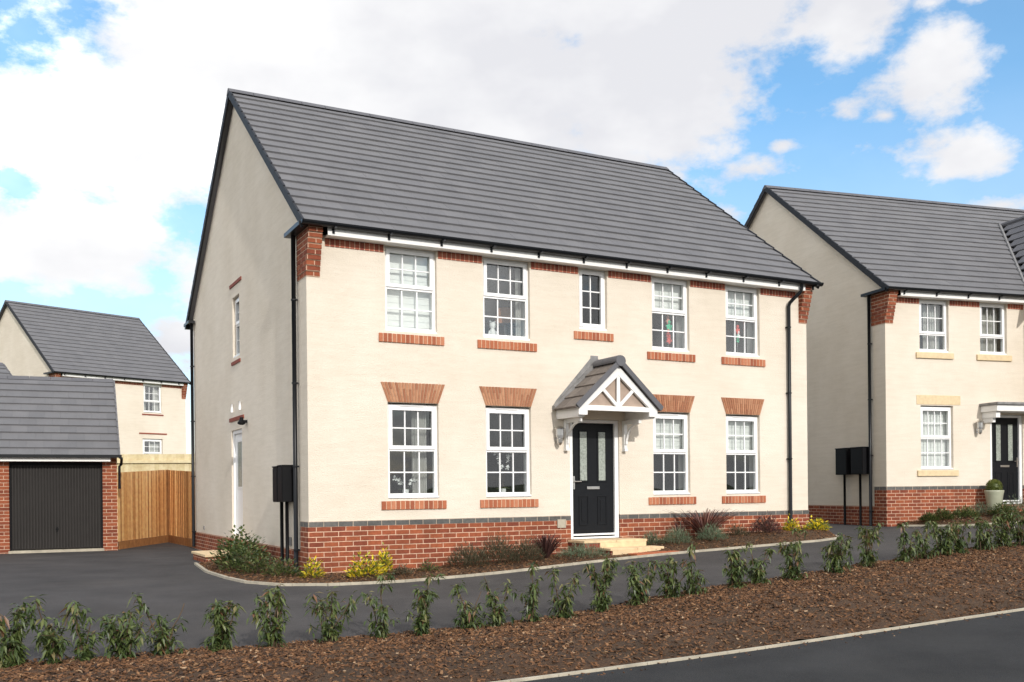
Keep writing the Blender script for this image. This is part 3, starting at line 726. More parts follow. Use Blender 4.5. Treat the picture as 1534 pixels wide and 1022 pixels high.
# steps
st=thing('doorstep','two low buff paved steps with brick side below the black porch door','steps',(5.1,-.4,-.7))
def at(o,b):   # helper: build in world coordinates under an empty
    b.matrix_parent_inverse=Matrix.Translation(o.location).inverted(); return b
s=MB(); s.box(4.42,5.62,-.52,-.015,-1.0,-.445); s.box(4.7,5.72,-.86,-.5201,-1.0,-.56); at(st,s.build('step_riser',M['brick_dark'],st))
s=MB(); s.box(4.40,5.02,-.54,-.0155,-.444,-.405); s.box(5.026,5.64,-.54,-.0155,-.444,-.405); s.box(4.70,5.62,-.548,-.5205,-.56,-.4445); at(st,s.build('top_slab',M['slab'],st,bevel=.004))
s=MB(); s.box(4.68,5.2,-.88,-.5485,-.559,-.52); s.box(5.206,5.74,-.88,-.5485,-.559,-.52); s.box(4.72,5.72,-.885,-.861,-.66,-.5595); at(st,s.build('lower_slab',M['slab'],st,bevel=.004))
s=MB()
for i in range(8): 
    for j in range(3): s.box(5.0+i*.105,5.10+i*.105,-1.16+j*.09,-1.075+j*.09,-.75,gz(5.2,-1.1)+.045+i*.003)
tag(s.build('paving_patch',M['claypave']),'small patch of terracotta paving at the foot of the front steps','paving')
s2=thing('side_step','buff slab step on bricks below the white side door','steps',(-.45,4.6,-.82))
s_=MB(); s_.box(-.72,-.015,3.97,5.28,-.95,-.71); at(s2,s_.build('step_riser',M['brick'],s2)); s_=MB(); s_.box(-.75,-.015,3.94,5.3,-.709,-.665); at(s2,s_.build('step_slab',M['slab'],s2,bevel=.004))
# meter boxes
def meter_box(loc,rz,ya,yb,x,z0,z1,zb,label,group):
    o=thing('meter_box',label,'meter box',loc,rz,group)
    b=MB(); b.box(x,-.012,ya,yb,z0,z1); b.box(x-.012,-.011,ya-.01,yb+.01,z1,z1+.02); c=b.build('cabinet',M['black'],o,bevel=.006)
    d=MB(); d.box(x-.008,x-.0005,ya+.02,yb-.02,z0+.02,z1-.02); d.build('cabinet_door',M['black'],o,bevel=.003)
    p=MB(); p.tube([((x)*.55,(ya+yb)/2,zb),((x)*.55,(ya+yb)/2,z0)],.028,12); p.build('post',M['black'],o,smooth=True)
    return o
meter_box((0,0,0),0,.60,.88,-.22,.29,.83,-.85,'black meter cabinet on a post, the one nearer the front downpipe of the big house','meter cabinets on posts')
meter_box((0,0,0),0,.905,1.19,-.22,.285,.82,-.85,'black meter cabinet on a post, the one nearer the side door of the big house','meter cabinets on posts')
# ------------------------------------------------------------------ right-hand house
RP=(13.296,1.14,.438); RR=-.185
H2=thing('house','cream rendered neighbouring house with buff stone sills, at the right edge','house',RP,RR)
D2=9.15; W2=9.4
zt2=4.175
h2=[(.91,1.70,3.0,zt2),(2.57,3.33,3.0,zt2),(.92,1.80,.36,1.80),(2.83,3.76,-.08,1.62)]
main_shell(H2,W2,D2,h2,[],(2.83,3.76,-.45),friezes=[(.28,.90),(1.72,2.55),(3.35,3.8)])
interior(H2,0,W2,.35,3.0,[(-.35,2.0),(2.35,4.3)],(2.3,4.2))
window(H2,.91,1.70,3.0,zt2,0,3.4,rows=2,rows2=1,curtain=[(1.2,1.68)],sill='stone',label='upper left window with pale curtain')
window(H2,2.57,3.33,3.0,zt2,0,3.4,rows=2,rows2=1,curtain=[(2.8,3.3)],sill='stone',label='upper right window with pale curtain')
window(H2,.92,1.80,.37,1.78,0,1.07,cols=4,blind=(.42,1.76,.95,1.98),head='stone',sill='stone',label='ground floor window with white slatted shutters')
front_door(H2,2.84,3.75,-.43,1.61,0,1,'black panelled front door')
corbel(H2,0,.2,-1)
downpipe(H2,-.06,.47,4.3,-.9,'x')
wall_lamp(H2,2.44,1.27)
c=MB(); c.box(2.56,3.98,-.5,-.002,1.66,1.80); c.box(2.60,2.72,-.42,-.002,1.52,1.66); c.box(3.84,3.96,-.42,-.002,1.52,1.66); c.box(2.62,2.70,-.3,-.002,1.42,1.52); co=c.build('door_canopy',M['white'],H2,bevel=.008)
c=MB(); c.box(2.52,4.02,-.55,-.002,1.801,1.86); c.build('canopy_roof',M['lead'],co,bevel=.01)
# forward wing with its own roof
wg=MB(); wg.quad((3.95,0,-.9),(3.95,-1.2,-.9),(3.95,-1.2,4.3),(3.95,0,4.3)); wg.quad((3.95,-1.2,-.9),(8.95,-1.2,-.9),(8.95,-1.2,4.3),(3.95,-1.2,4.3)); wg.quad((8.95,-1.2,-.9),(8.95,0,-.9),(8.95,0,4.3),(8.95,-1.2,4.3))
wg.add([(3.95,-1.2,4.3),(8.95,-1.2,4.3),(6.45,-1.2,6.95)],[(0,1,2)]); wgo=wg.build('wing_wall',M['render'],H2)
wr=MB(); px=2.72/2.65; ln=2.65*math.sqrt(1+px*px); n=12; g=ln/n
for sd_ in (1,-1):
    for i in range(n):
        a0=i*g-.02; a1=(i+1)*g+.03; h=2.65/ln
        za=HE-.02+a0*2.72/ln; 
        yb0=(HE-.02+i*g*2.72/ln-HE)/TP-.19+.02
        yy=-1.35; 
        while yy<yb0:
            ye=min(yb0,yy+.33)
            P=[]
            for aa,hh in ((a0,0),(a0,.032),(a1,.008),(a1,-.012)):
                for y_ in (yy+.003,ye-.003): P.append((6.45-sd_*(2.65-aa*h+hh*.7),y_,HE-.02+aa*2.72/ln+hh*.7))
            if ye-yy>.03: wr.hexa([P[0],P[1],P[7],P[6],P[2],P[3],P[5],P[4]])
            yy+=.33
wro=wr.build('wing_roof',M['tile_dark'],H2)  # shade of the wing slope is put into a darker tile colour
vl=MB(); vl.tube([(3.79,-.2,HE+.03),(6.45,3.42,HE+2.78)],.035,6); vl.build('valley_flashing',M['lead'],wro)
rg=MB(); rg.tube([(6.45,-1.4,HE+2.72),(6.45,3.45,HE+2.72)],.07,8); rg.build('ridge_tile',M['tile_dark'],wro)
meter_box(RP,RR,.55,.98,-.2,.28,.88,-.95,'black meter cabinet on a post, beside the downpipe of the right-hand house','meter cabinets on posts')
meter_box(RP,RR,1.12,1.55,-.2,.28,.88,-.95,'black meter cabinet at the right-hand house, further from its downpipe','meter cabinets on posts')
# ------------------------------------------------------------------ far-left house
LP=(-1.849,30.419,1.165); LR=.367
H3=thing('house','distant cream house behind the fence and garage, with sunlit gable','house',LP,LR)
W3,D3=5.97,8.85
h3=[(3.92,4.78,2.88,4.15),(3.86,4.82,.38,1.72)]
main_shell(H3,W3,D3,h3,[],None,friezes=[(.28,3.9),(4.8,5.75)],plinth_z=-1.5)
interior(H3,0,W3,.35,3,[(-.35,2.0),(2.35,4.3)],(3.0,))
window(H3,3.92,4.78,2.90,4.14,0,3.38,rows=2,rows2=1,curtain=[(3.95,4.15),(4.5,4.76)],sill='thin',label='upper window with pale curtains')
window(H3,3.88,4.80,.40,1.70,0,1.07,curtain=[(4.3,4.78)],sill='none',head='thin',label='lower window just above the fence')
corbel(H3,0,.2,-1); corbel(H3,W3-.2,W3,1)
def copy_tree(o,parent=None):
    c=o.copy(); COL.objects.link(c); c.parent=parent
    for ch in list(o.children): copy_tree(ch,c)
    return c
for x,y,a,l in ((-9,-34,math.pi+.05,'cream house across the road facing the garage drive'),(2.5,-35,math.pi-.03,'cream house across the road facing the big house'),(14,-33.5,math.pi-.12,'cream house across the road facing the gap between the two houses')):
    c=copy_tree(H3); c.location=(x,y,-.35); c.rotation_euler=(0,0,a); tag(c,l,'house','houses across the road')
# ------------------------------------------------------------------ garages
def garage(loc,rz,label,width,roofw,full=True):
    o=thing('garage',label,'garage',loc,rz)
    w=MB(); Dg=6.1
    dx0,dx1,dz=-2.15,-.30,1.95
    x0=-width
    front_wall(w,x0,0,-.3,2.05,[(dx0,dx1,-.4,dz)] if full else [],rev=.15)
    w.quad((0,0,-.3),(0,Dg,-.3),(0,Dg,2.05),(0,0,2.05)); w.quad((x0,Dg,-.3),(x0,0,-.3),(x0,0,2.05),(x0,Dg,2.05)); w.quad((0,Dg,-.3),(x0,Dg,-.3),(x0,Dg,2.05),(0,Dg,2.05))
    w.add([(0,0,2.05),(0,Dg,2.05),(0,Dg/2,2.05+Dg/2*.64)],[(0,1,2)]); w.add([(x0,0,2.05),(x0,Dg,2.05),(x0,Dg/2,2.05+Dg/2*.64)],[(2,1,0)])
    w.build('wall',M['brick'],o)
    r=MB(); rx=roofw; run=Dg/2+.2
    tiled_slope(r,x0-.1,rx,-.2,2.06,run,.62,1,gauge=.345,tw=.33); tiled_slope(r,x0-.1,rx,Dg+.2,2.06,run,.62,-1,gauge=.345,tw=.33)
    ro=r.build('roof',M['tile'],o)
    v=MB(); verge(v,rx+.02,-.2,2.06,run,.62,1,h=.1); verge(v,rx+.02,Dg+.2,2.06,run,.62,-1,h=.1); v.build('verge_cap',M['tile'],ro)
    rg=MB(); n=max(3,round((rx-x0)/.45)); p=(rx-x0+.1)/n; zr=2.06+run*.62
    for i in range(n):
        a=x0-.1+i*p; rg.prism([(a+.004,Dg/2-.12,zr-.04),(a+.004,Dg/2-.02,zr+.055),(a+.004,Dg/2+.02,zr+.055),(a+.004,Dg/2+.12,zr-.04)],(p-.008,0,0))
    rg.build('ridge_tile',M['tile_dark'],ro)
    f=MB(); f.box(x0,-.14,-.20,-.18,1.955,2.035); f.box(x0,-.14,-.1799,-.002,2.02,2.034); f.build('fascia',M['white'],o)
    g=MB(); g.box(x0-.1,rx+.06,-.29,-.2,2.036,2.10); g.tube([(.09,-.16,2.03),(.09,.03,1.9),(.05,.05,1.85),(.05,.05,1.35)],.03,8); g.build('gutter',M['gutter'],o)
    if full:
        d=MB(); d.box(dx0+.04,dx1-.04,.10,.13,.05,dz-.07); n=30; p=(dx1-dx0-.08)/n
        for i in range(n):
            a=dx0+.04+i*p; d.hexa([(a+p*.12,.085,.06),(a+p*.68,.085,.06),(a+p*.8,.0999,.06),(a,.0999,.06),(a+p*.12,.085,dz-.08),(a+p*.68,.085,dz-.08),(a+p*.8,.0999,dz-.08),(a,.0999,dz-.08)])
        do=d.build('garage_door',M['gdoor'],o)
        h=MB(); h.lathe((0,0,0),[(.03,0),(.03,.01),(.012,.02)],12); h.box(-.012,.012,-.055,.055,.02,.032); ho=h.build('door_handle',M['black'],do); ho.location=((dx0+dx1)/2,.084,.48); ho.rotation_euler=(math.pi/2,0,0)
        k=MB(); k.box(dx0,dx0+.04,.07,.14,.0,dz-.001); k.box(dx1-.04,dx1,.07,.14,.0,dz-.001); k.box(dx0+.04,dx1-.04,.071,.139,dz-.07,dz-.001); k.build('door_frame',M['black'],do)
        k=MB(); k.box(dx0-.02,dx1+.02,-.05,.16,-.06,.035); k.build('threshold',M['kerb'],do)
    return o
garage((-1.632,9.375,-.80),R(-4),'brick garage with closed charcoal ribbed door and pale threshold, at the left edge',4.6,.03)
garage((-2.93,19.28,.66),R(18),'grey roofed outbuilding partly seen behind the garage at the left edge',5.0,.1,False)
# ------------------------------------------------------------------ fences
def fence(name,a,b,z0,z1a,z1b,mat,label,loc_h=.0,rails=False,posts=(0,1),board=.125,gravel=True):
    A,B=Vector((*a,0)),Vector((*b,0)); d=B-A; ln=d.length; ang=math.atan2(d.y,d.x)
    o=thing(name,label,'fence',(a[0],a[1],z0),ang)
    m=MB(); n=round(ln/board*1.15); p=ln/n
    for i in range(n):
        x=i*p; h=lerp(z1a,z1b,(x+p/2)/ln)-z0; j=random.uniform(-.003,.003)+(.006 if i%2 else 0)
        m.hexa([(x-.008,-.012+j,.16),(x+p+.008,-.018+j,.16),(x+p+.008,.0+j,.16),(x-.008,.006+j,.16),(x-.008,-.012+j,h),(x+p+.008,-.018+j,h),(x+p+.008,.0+j,h),(x-.008,.006+j,h)])
    m.build('boards',mat,o)
    if gravel: g=MB(); g.box(0,ln,-.035,-.02,-.05,.158); g.build('gravel_board',mat,o)
    for t in posts:
        q=MB(); x=t*ln; h=lerp(z1a,z1b,t)-z0; q.box(x-.05,x+.05,.01,.11,-.3,h-.02); q.build('post',mat,o)
    if rails:
        for z in rails: q=MB(); q.box(0,ln,-.07,-.024,z-.045,z+.045); q.build('rail',mat,o)
    return o
fence('fence',(-1.60,9.72),(-.04,12.75),-.80,.92,1.06,M['wood_new'],'new orange closeboard fence panel running back from the garage')
fence('fence',(-.04,12.72),(.10,9.3),-.80,1.05,.93,M['wood_new'],'new orange closeboard fence panel meeting the back corner of the big house',posts=(.02,.5))
fence('fence',(-5.0,20.6),(4.5,17.2),.0,1.69,1.69,M['wood_pale'],'pale fence with top rail, beyond the orange fence',rails=(1.45,.8),posts=(0,.2,.4,.55,.75,1),board=.15)
# ------------------------------------------------------------------ plants
def leaf(mb,p,d,l,w,t=None,fold=.25,curl=.0):
    """folded lance leaf from p along d"""
    d=Vector(d).normalized(); s=d.cross(Vector((random.uniform(-.3,.3),random.uniform(-.3,.3),1)))
    if s.length<.05: s=Vector((1,0,0))
    s.normalize(); u=s.cross(d)
    p=Vector(p); m=p+d*l*.45-Vector((0,0,curl*l*.3)); e=p+d*l-Vector((0,0,curl*l))
    a=m+s*w*.5+u*w*fold; b=m-s*w*.5+u*w*fold
    mb.add([p,a,e,b,m],[(0,4,1),(4,2,1),(0,3,4),(4,3,2)],t)
def rnd(a,b): return random.uniform(a,b)
def hedge_plant(x,y,h,kind,label,w=.3):
    o=thing('laurel_shrub',label,'shrub',(x,y,mz(x,y)+.0),rnd(0,.3),'young hedge shrubs along the driveway edge')
    st=MB(); lf=MB(); rr=random.Random(int(x*1000)+77)
    def whorl(p,n,ln,t0):
        for _ in range(n):
            a=rr.uniform(0,6.283); e=rr.uniform(-1.15,.55); q=Vector(p)+Vector((rr.gauss(0,.012),rr.gauss(0,.012),rr.gauss(0,.02)))
            d=(math.cos(a)*math.cos(e),math.sin(a)*math.cos(e),math.sin(e))
            leaf(lf,q,d,ln*rr.uniform(.8,1.35),ln*.36,min(1,max(0,rr.gauss(t0,.2))),.2,.35)
    def shoot(bx,by,hh,lean,dens,low):
        ang=lean[1]; pts=[]
        k=7
        for i in range(k+1):
            t=i/k; r_=lean[0]*t**1.4; pts.append((bx+math.cos(ang)*r_+rr.gauss(0,.006),by+math.sin(ang)*r_+rr.gauss(0,.006),hh*t-.03*(1-t)))
        st.tube(pts,[.007*(1-.6*i/k)+.0015 for i in range(k+1)],5)
        for i in range(1,k+1):
            if (i/k<low and rr.random()<.8) or rr.random()<.18: continue
            base=pts[i]
            whorl(base,int(dens*(1.0 if i==k else rr.uniform(.25,.9))),.082,.45+.25*(i/k))
            if rr.random()<.65:
                a=rr.uniform(0,6.283); l=rr.uniform(.05,.12)
                tp=(base[0]+l*math.cos(a),base[1]+l*math.sin(a),base[2]+rr.uniform(-.02,.05))
                st.tube([base,tp],.002,4); whorl(tp,int(dens*.9),.07,.5)
    # low skirt of foliage
    for _ in range(10 if kind!='thin' else 5):
        a=rr.uniform(0,6.283); r_=rr.uniform(.02,w*.42); z=rr.uniform(.03,.2)
        st.tube([(0,0,.0),(r_*math.cos(a)*.6,r_*math.sin(a)*.6,z*.8),(r_*math.cos(a),r_*math.sin(a),z)],.002,4); whorl((r_*math.cos(a),r_*math.sin(a),z),7,.07,.4)
    if kind=='dense':
        for _ in range(5): shoot(rr.gauss(0,.02),rr.gauss(0,.02),h*rr.uniform(.65,1),(rr.uniform(.02,w*.5),rr.uniform(0,6.28)),13,.1)
    elif kind=='fork':
        shoot(0,0,h,(w*.45,rr.choice([2.9,3.3])),13,.15); shoot(.01,0,h*.82,(w*.5,rr.choice([-.2,.3])),13,.25); shoot(0,.01,h*.6,(.06,1.5),12,.1); shoot(0,.01,h*.45,(.1,4.5),12,.1)
    elif kind=='thin':
        shoot(0,0,h,(rr.uniform(.02,.08),rr.uniform(0,6.28)),13,.1); shoot(0,0,h*.7,(w*.4,rr.uniform(0,6.28)),11,.2); shoot(0.02,0,h*.5,(w*.4,rr.uniform(0,6.28)),11,.1)
    elif kind=='bushy':
        for i in range(6): shoot(rr.gauss(0,.03),rr.gauss(0,.02),h*rr.uniform(.6,1),(rr.uniform(.05,w*.6),i*1.05),12,.2)
    at0=st.build('stem',M['stem'],o); lf.build('foliage',M['leaf'],o)
    return o
HP=[(-3.95,.48,'dense','cut by the left edge of the view',.3),(-3.62,.56,'fork','second from the left edge, left shoot taller',.3),(-3.40,.50,'thin','third from the left edge, one slender leaning shoot',.22),
(-3.06,.46,'dense','low and dense, before the middle of the garage door',.32),(-2.74,.54,'fork','forked, long side shoot, before the garage door',.45),
(-2.24,.53,'dense','narrow upright, before the left end of the bed edging',.24),(-1.76,.56,'bushy','broad with two tops, left of the meter cabinet posts',.34),(-1.24,.52,'bushy','wide and spreading, before the big house corner',.42),
(-.70,.62,'thin','tall and thin, directly before the yellow shrub',.3),(-.26,.60,'dense','tall narrow column, right of the yellow shrub',.2),(.25,.47,'fork','umbrella topped, below the far left lower window',.34),
(.62,.53,'fork','arching to the right, left of the brown twiggy shrubs',.34),(1.02,.60,'thin','with a tall bare leader, before the brown twiggy shrubs',.26),(1.40,.53,'fork','open V shape, left of the purple spiky plant',.34),
(1.90,.60,'dense','very dense column, before the purple spiky plant',.22),(2.37,.51,'bushy','bushy, before the front steps',.28),(2.84,.52,'bushy','broad and double headed, right of the front steps',.34),
(3.16,.54,'thin','slender with drooping tip, before the rounded lavenders',.3),(3.82,.47,'dense','compact, before the large burgundy strap-leaved plant',.26),(4.18,.50,'fork','leaning, just right of the burgundy strap-leaved plant',.3),
(4.74,.66,'dense','tallest and densest, before the dark shrub of the bed',.34),(5.45,.50,'bushy','low and wide, before the yellow shrubs at the bed end',.4),(6.08,.58,'dense','upright, just right of the bed end',.28),
(6.78,.5,'fork','left of the clump before the right-hand house corner',.36),(7.14,.5,'thin','slender, before the right-hand house corner',.3),(7.50,.5,'bushy','before the brick plinth of the right-hand house',.34),
(7.86,.5,'dense','narrow, below the stone lintel window of the right-hand house',.24),(8.35,.55,'bushy','wide, left of the pot with the clipped ball',.34),(8.8,.52,'dense','in front of the pot with the clipped ball',.3),(9.2,.55,'bushy','before the black door of the right-hand house',.36),(9.65,.55,'dense','last of the row at the right edge',.36)]
for x,h,k,l,w in HP: hedge_plant(x,-4.86+rnd(-.05,.03),h,k,'young laurel in hedge, '+l,w)
def bz(x,y): return gz(x,y)+.02+mound(x)*(.8 if -1.0<y else .3)
def mound_plant(name,x,y,h,r,mat,label,n=300,ll=.05,lw=.010,up=.8,z=None,rough=.25):
    k_=.75 if mat=='leaf_yellow' else 1.12
    n=int(n*(1.5 if mat=='leaf_yellow' else 2.6)); h*=k_; r*=k_; lw*=1.25; ll*=1.15
    o=thing(name,label,'shrub',(x,y,bz(x,y) if z is None else z)); lf=MB(); st=MB()
    for i in range(16):
        a=rnd(0,6.283); q=rnd(.3,.9); st.tube([(0,0,0),(r*q*.5*math.cos(a),r*q*.5*math.sin(a),h*.5),(r*q*math.cos(a),r*q*math.sin(a),h*(1.05-q*.5))],.003,4)
    for i in range(n):
        a=rnd(0,6.283); q=math.sqrt(rnd(0,1)); hh=h*math.sqrt(max(0.05,1-q*q*.85))*rnd(.35,1)*(1+rnd(-rough,rough))
        p=(r*q*math.cos(a)*(1+rnd(-rough,rough)*.5),r*q*math.sin(a),max(.01,hh-ll*.6)); d=(math.cos(a)*q+rnd(-.5,.5),math.sin(a)*q+rnd(-.5,.5),up+rnd(-.3,.4))
        leaf(lf,p,d,ll*rnd(.6,1.3),lw,None,.15,.1)
    st.build('stem',M['stem'],o); lf.build('foliage',M[mat],o); return o
def strap_plant(name,x,y,h,r,n,mat,label,w=.022,droop=.8):
    o=thing(name,label,'plant',(x,y,bz(x,y))); lf=MB()
    for i in range(n):
        a=rnd(0,6.283); L_=h*rnd(.75,1.2); rr=r*rnd(.3,1.15); k=6; pr=[]
        for j in range(k+1):
            t=j/k; pr.append(Vector((rr*t*math.cos(a),rr*t*math.sin(a),L_*(t-droop*rnd(.35,.5)*t*t*t))))
        s=Vector((-math.sin(a),math.cos(a),0)); vs=[];fs=[]
        for j,p in enumerate(pr):
            ww=w*(1-(j/k)**2)*.5+.001; vs+=[p-s*ww,p+Vector((0,0,-ww*.4)),p+s*ww]
        for j in range(k): fs+=[(3*j,3*j+1,3*j+4,3*j+3),(3*j+1,3*j+2,3*j+5,3*j+4)]
        lf.add(vs,fs)
    lf.build('foliage',M[mat],o); return o
mound_plant('bushy_shrub',-.55,2.0,.50,.36,'leaf_green','largest leafy green shrub in the bed below the white side door',480,.065,.034,.5,rough=.35)
mound_plant('bushy_shrub',-.70,1.15,.34,.26,'leaf_green','leafy green shrub left of the meter cabinet posts',240,.06,.032,.5,rough=.5)
mound_plant('low_shrub',-.62,.45,.26,.25,'leaf','low dark shrub at the foot of the meter cabinet posts',200,.05,.022,.5,rough=.4)
mound_plant('low_shrub',-.45,-.25,.24,.22,'leaf','low dark shrub at the foot of the front corner downpipe',180,.05,.022,.5,rough=.4)
mound_plant('yellow_shrub',-.13,-.62,.34,.19,'leaf_yellow','small yellow and green shrub at the front corner of the big house',150,.055,.026,.5,rough=.45)
mound_plant('yellow_shrub',.56,-.86,.38,.34,'leaf_yellow','wide bright yellow shrub below the far left ground floor window',300,.06,.028,.5,rough=.5)
mound_plant('yellow_shrub',.98,-.5,.50,.15,'leaf_yellow','tall slim yellow green shrub right of the wide yellow one',170,.055,.024,.8,rough=.35)
mound_plant('low_shrub',1.12,-.85,.13,.12,'leaf_dull','tiny dark plant in the bark right of the yellow shrubs',70,.04,.016,.5)
mound_plant('low_shrub',1.62,-.65,.15,.14,'leaf_green','tiny green plant in the bark left of the brown twiggy shrubs',70,.04,.016,.5)
mound_plant('twiggy_shrub',2.28,-.6,.33,.27,'leaf_dull','brown green twiggy shrub, leftmost of three against the brick',480,.07,.008,1)
mound_plant('twiggy_shrub',2.80,-.6,.40,.29,'leaf_dull','brown green twiggy shrub, middle and tallest of three against the brick',560,.075,.008,1)
mound_plant('twiggy_shrub',3.28,-.62,.32,.25,'leaf_dull','brown green twiggy shrub, rightmost of three beside the purple spiky plant',460,.07,.008,1)
strap_plant('spiky_plant',3.68,-.55,.50,.36,170,'leaf_purple','purple brown spiky plant left of the front steps',.020)
mound_plant('lavender',4.18,-.82,.19,.36,'leaf_silver','low grey green lavender mat left of the front steps',420,.06,.007,1)
mound_plant('lavender',5.86,-.35,.22,.18,'leaf_silver','small grey green lavender tuft against the brick right of the steps',260,.06,.007,1)
mound_plant('lavender',6.13,-.72,.26,.21,'leaf_silver','rounded grey green lavender just right of the steps',360,.065,.007,1)
mound_plant('lavender',6.76,-.86,.25,.22,'leaf_silver','rounded grey green lavender in front of the burgundy strap-leaved plant',380,.065,.007,1)
strap_plant('strap_leaved_plant',6.98,-.4,.70,.75,150,'leaf_red','large burgundy strap-leaved plant below the window right of the porch',.022,.9)
strap_plant('strap_leaved_plant',6.42,-.42,.46,.18,50,'leaf_purple','small dark red plant between two lavender mounds',.014,.6)
mound_plant('twiggy_shrub',7.62,-.5,.20,.19,'leaf_dull','low brown plant right of the burgundy strap-leaved plant',220,.05,.008,1)
mound_plant('twiggy_shrub',8.22,-.58,.33,.24,'leaf_purple','dark purple brown shrub near the right downpipe',420,.06,.010,1)
mound_plant('yellow_shrub',9.02,-.4,.36,.19,'leaf_yellow','yellow green shrub at the foot of the right downpipe',190,.055,.026,.6,rough=.45)
mound_plant('yellow_shrub',9.62,-.42,.30,.30,'leaf_yellow','bright yellow shrub on the curved end of the bed',260,.055,.028,.6,rough=.4)
# bed and plants of the right-hand house (local frame)
def RW(a,b,c=0):
    return (RP[0]+a*math.cos(RR)-b*math.sin(RR),RP[1]+a*math.sin(RR)+b*math.cos(RR),RP[2]+c)
rb=MB(); n=26; vs=[]
for i in range(n+1):
    a=lerp(.25,3.3,i/n)
    for j in range(6):
        b=lerp(-1.05*smooth(-.2,1.0,a-.2)-.06,-.013,j/5); p=RW(a,b); vs.append((p[0],p[1],gz(p[0],p[1])+.02+lerp(.03,.16,a/3.3)*min(1,j/2)+rnd(-.01,.01)))
rb.add(vs,[(i*6+j,(i+1)*6+j,(i+1)*6+j+1,i*6+j+1) for i in range(n) for j in range(5)],.5)
tag(rb.build('neighbour_bed',M['soil'],None,smooth=True),'bark bed below the window of the right-hand house','flower bed',kind='structure')
edging('bed_edging',[RW(a,-1.08*smooth(-.2,1.0,a-.2)-.08)[:2] for a in fr(.25,3.3,.2)],.05,.035,'pale concrete edging around the bed of the right-hand house')
def rsmp():
    a=rnd(.4,3.3); b=rnd(-1,-.03)*smooth(-.2,1.,a-.2); p=RW(a,b); return p[0],p[1],gz(p[0],p[1])+.05+lerp(.03,.15,a/3.3)*min(1,(b+1.05)*2.5)-.01,1
chips('bark_mulch',1500,rsmp,'fine brown bark in the bed of the right-hand house')
for a,b,h,r,mt,nm,lb in [(.75,-.45,.16,.17,'leaf','low_shrub','low dark green plant, nearest the corner of the right-hand house'),(1.05,-.5,.22,.18,'leaf','low_shrub','dark green plant with upright shoots below the left half of the neighbour window'),
    (1.6,-.55,.22,.26,'leaf_green','low_shrub','fresh green low shrub below the right half of the neighbour window'),(2.15,-.4,.28,.26,'leaf_silver','lavender','grey lavender mound left of the pot with the clipped ball'),
    (2.35,-.85,.26,.25,'leaf_green','low_shrub','fresh green shrub in front of the pot with the clipped ball'),(3.0,-.6,.34,.32,'leaf_silver','lavender','large grey lavender mound right of the pot with the clipped ball')]:
    p=RW(a,b); mound_plant(nm,p[0],p[1],h,r,mt,lb,320,.06,.018 if 'silver' not in mt else .007,.7,z=gz(p[0],p[1])+.08+.03*a)
p=RW(2.62,-.32,-.56)
pt=thing('potted_topiary','clipped green ball in a tall sage pot beside the neighbour door','plant pot',p)
q=MB(); q.lathe((0,0,0),[(.13,0),(.15,.1),(.19,.36),(.205,.42),(.205,.45),(.18,.45),(.17,.42)],24); q.build('pot',M['pot'],pt,smooth=True)
q=MB()
for i in range(1500):
    a=rnd(0,6.283); e=math.asin(rnd(-.6,1)); d=Vector((math.cos(a)*math.cos(e),math.sin(a)*math.cos(e),math.sin(e))); leaf(q,Vector((0,0,.52))+d*.165*rnd(.9,1),d+Vector((rnd(-.7,.7),rnd(-.7,.7),rnd(-.7,.7))),.03,.018,None,.1)
q.lathe((0,0,.52),[(.06,-.13),(.13,-.08),(.155,0),(.13,.08),(.06,.14),(.01,.155)],16); q.build('foliage',M['leaf_ball'],pt)
# ------------------------------------------------------------------ things on the window sills
def orchid(x,y,z,h,label):
    o=thing('orchid',label,'house plant',(x,y,z)); q=MB(); q.lathe((0,0,0),[(.04,0),(.055,.1)],14); q.build('pot',M['plush'],o)
    s=MB(); l=MB(); f=MB()
    for k in range(2):
        a=rnd(-.5,.5)+k*2.5; pts=[(.06*t*math.cos(a)+.1*t*t*math.cos(a),.03*math.sin(a)*t,.08+h*(t-.22*t**3)) for t in [i/6 for i in range(7)]]
        s.tube(pts,.003,5)
        for p in pts[3:]:
            for _ in range(2):
                c=Vector(p)+Vector((rnd(-.03,.03),rnd(-.03,.02),rnd(-.04,.02)))
                for m_ in range(5): b=m_*1.257+rnd(0,.3); leaf(f,c,(math.cos(b),-.25,math.sin(b)),.05,.055,None,.02)
    for i in range(9): a=i*.7; leaf(l,(0,0,.09),(math.cos(a),math.sin(a)*.6,.55),.17,.045,None,.2,.5)
    s.build('stem',M['stem'],o); l.build('foliage',M['leaf_green'],o); f.build('blossom',M['petal'],o)
# window boards inside carry them
for a,b,z in ((1.2,2.1,.33),(2.86,3.77,.33),(2.84,3.77,2.90),):
    q=MB(); q.box(a+.02,b-.02,.136,.34,z-.0,z+.03); q.build('window_board',M['white'],H)
orchid(3.33,.25,.361,.78,'tall white orchid behind the ground floor window left of the porch')
orchid(1.62,.25,.361,.26,'short leafy pot plant behind the far left ground floor window')
t=thing('soft_toy','white soft toy sitting in the upper window above the white orchid','soft toy',(3.16,.24,2.931))
q=MB(); q.lathe((0,0,0),[(.03,0),(.06,.03),(.065,.08),(.04,.13),(.03,.145)],14); q.lathe((.0,0,.14),[(.025,0),(.05,.02),(.058,.06),(.05,.1),(.02,.115)],14)
for s in (-1,1): q.lathe((s*.04,0,.235),[(.01,0),(.02,.01),(.018,.03),(.006,.036)],10); q.tube([(s*.05,0,.1),(s*.085,-.03,.04)],.018,8); q.tube([(s*.03,-.02,.02),(s*.05,-.09,.015)],.02,8)
q.build('body',M['plush'],t,smooth=True)
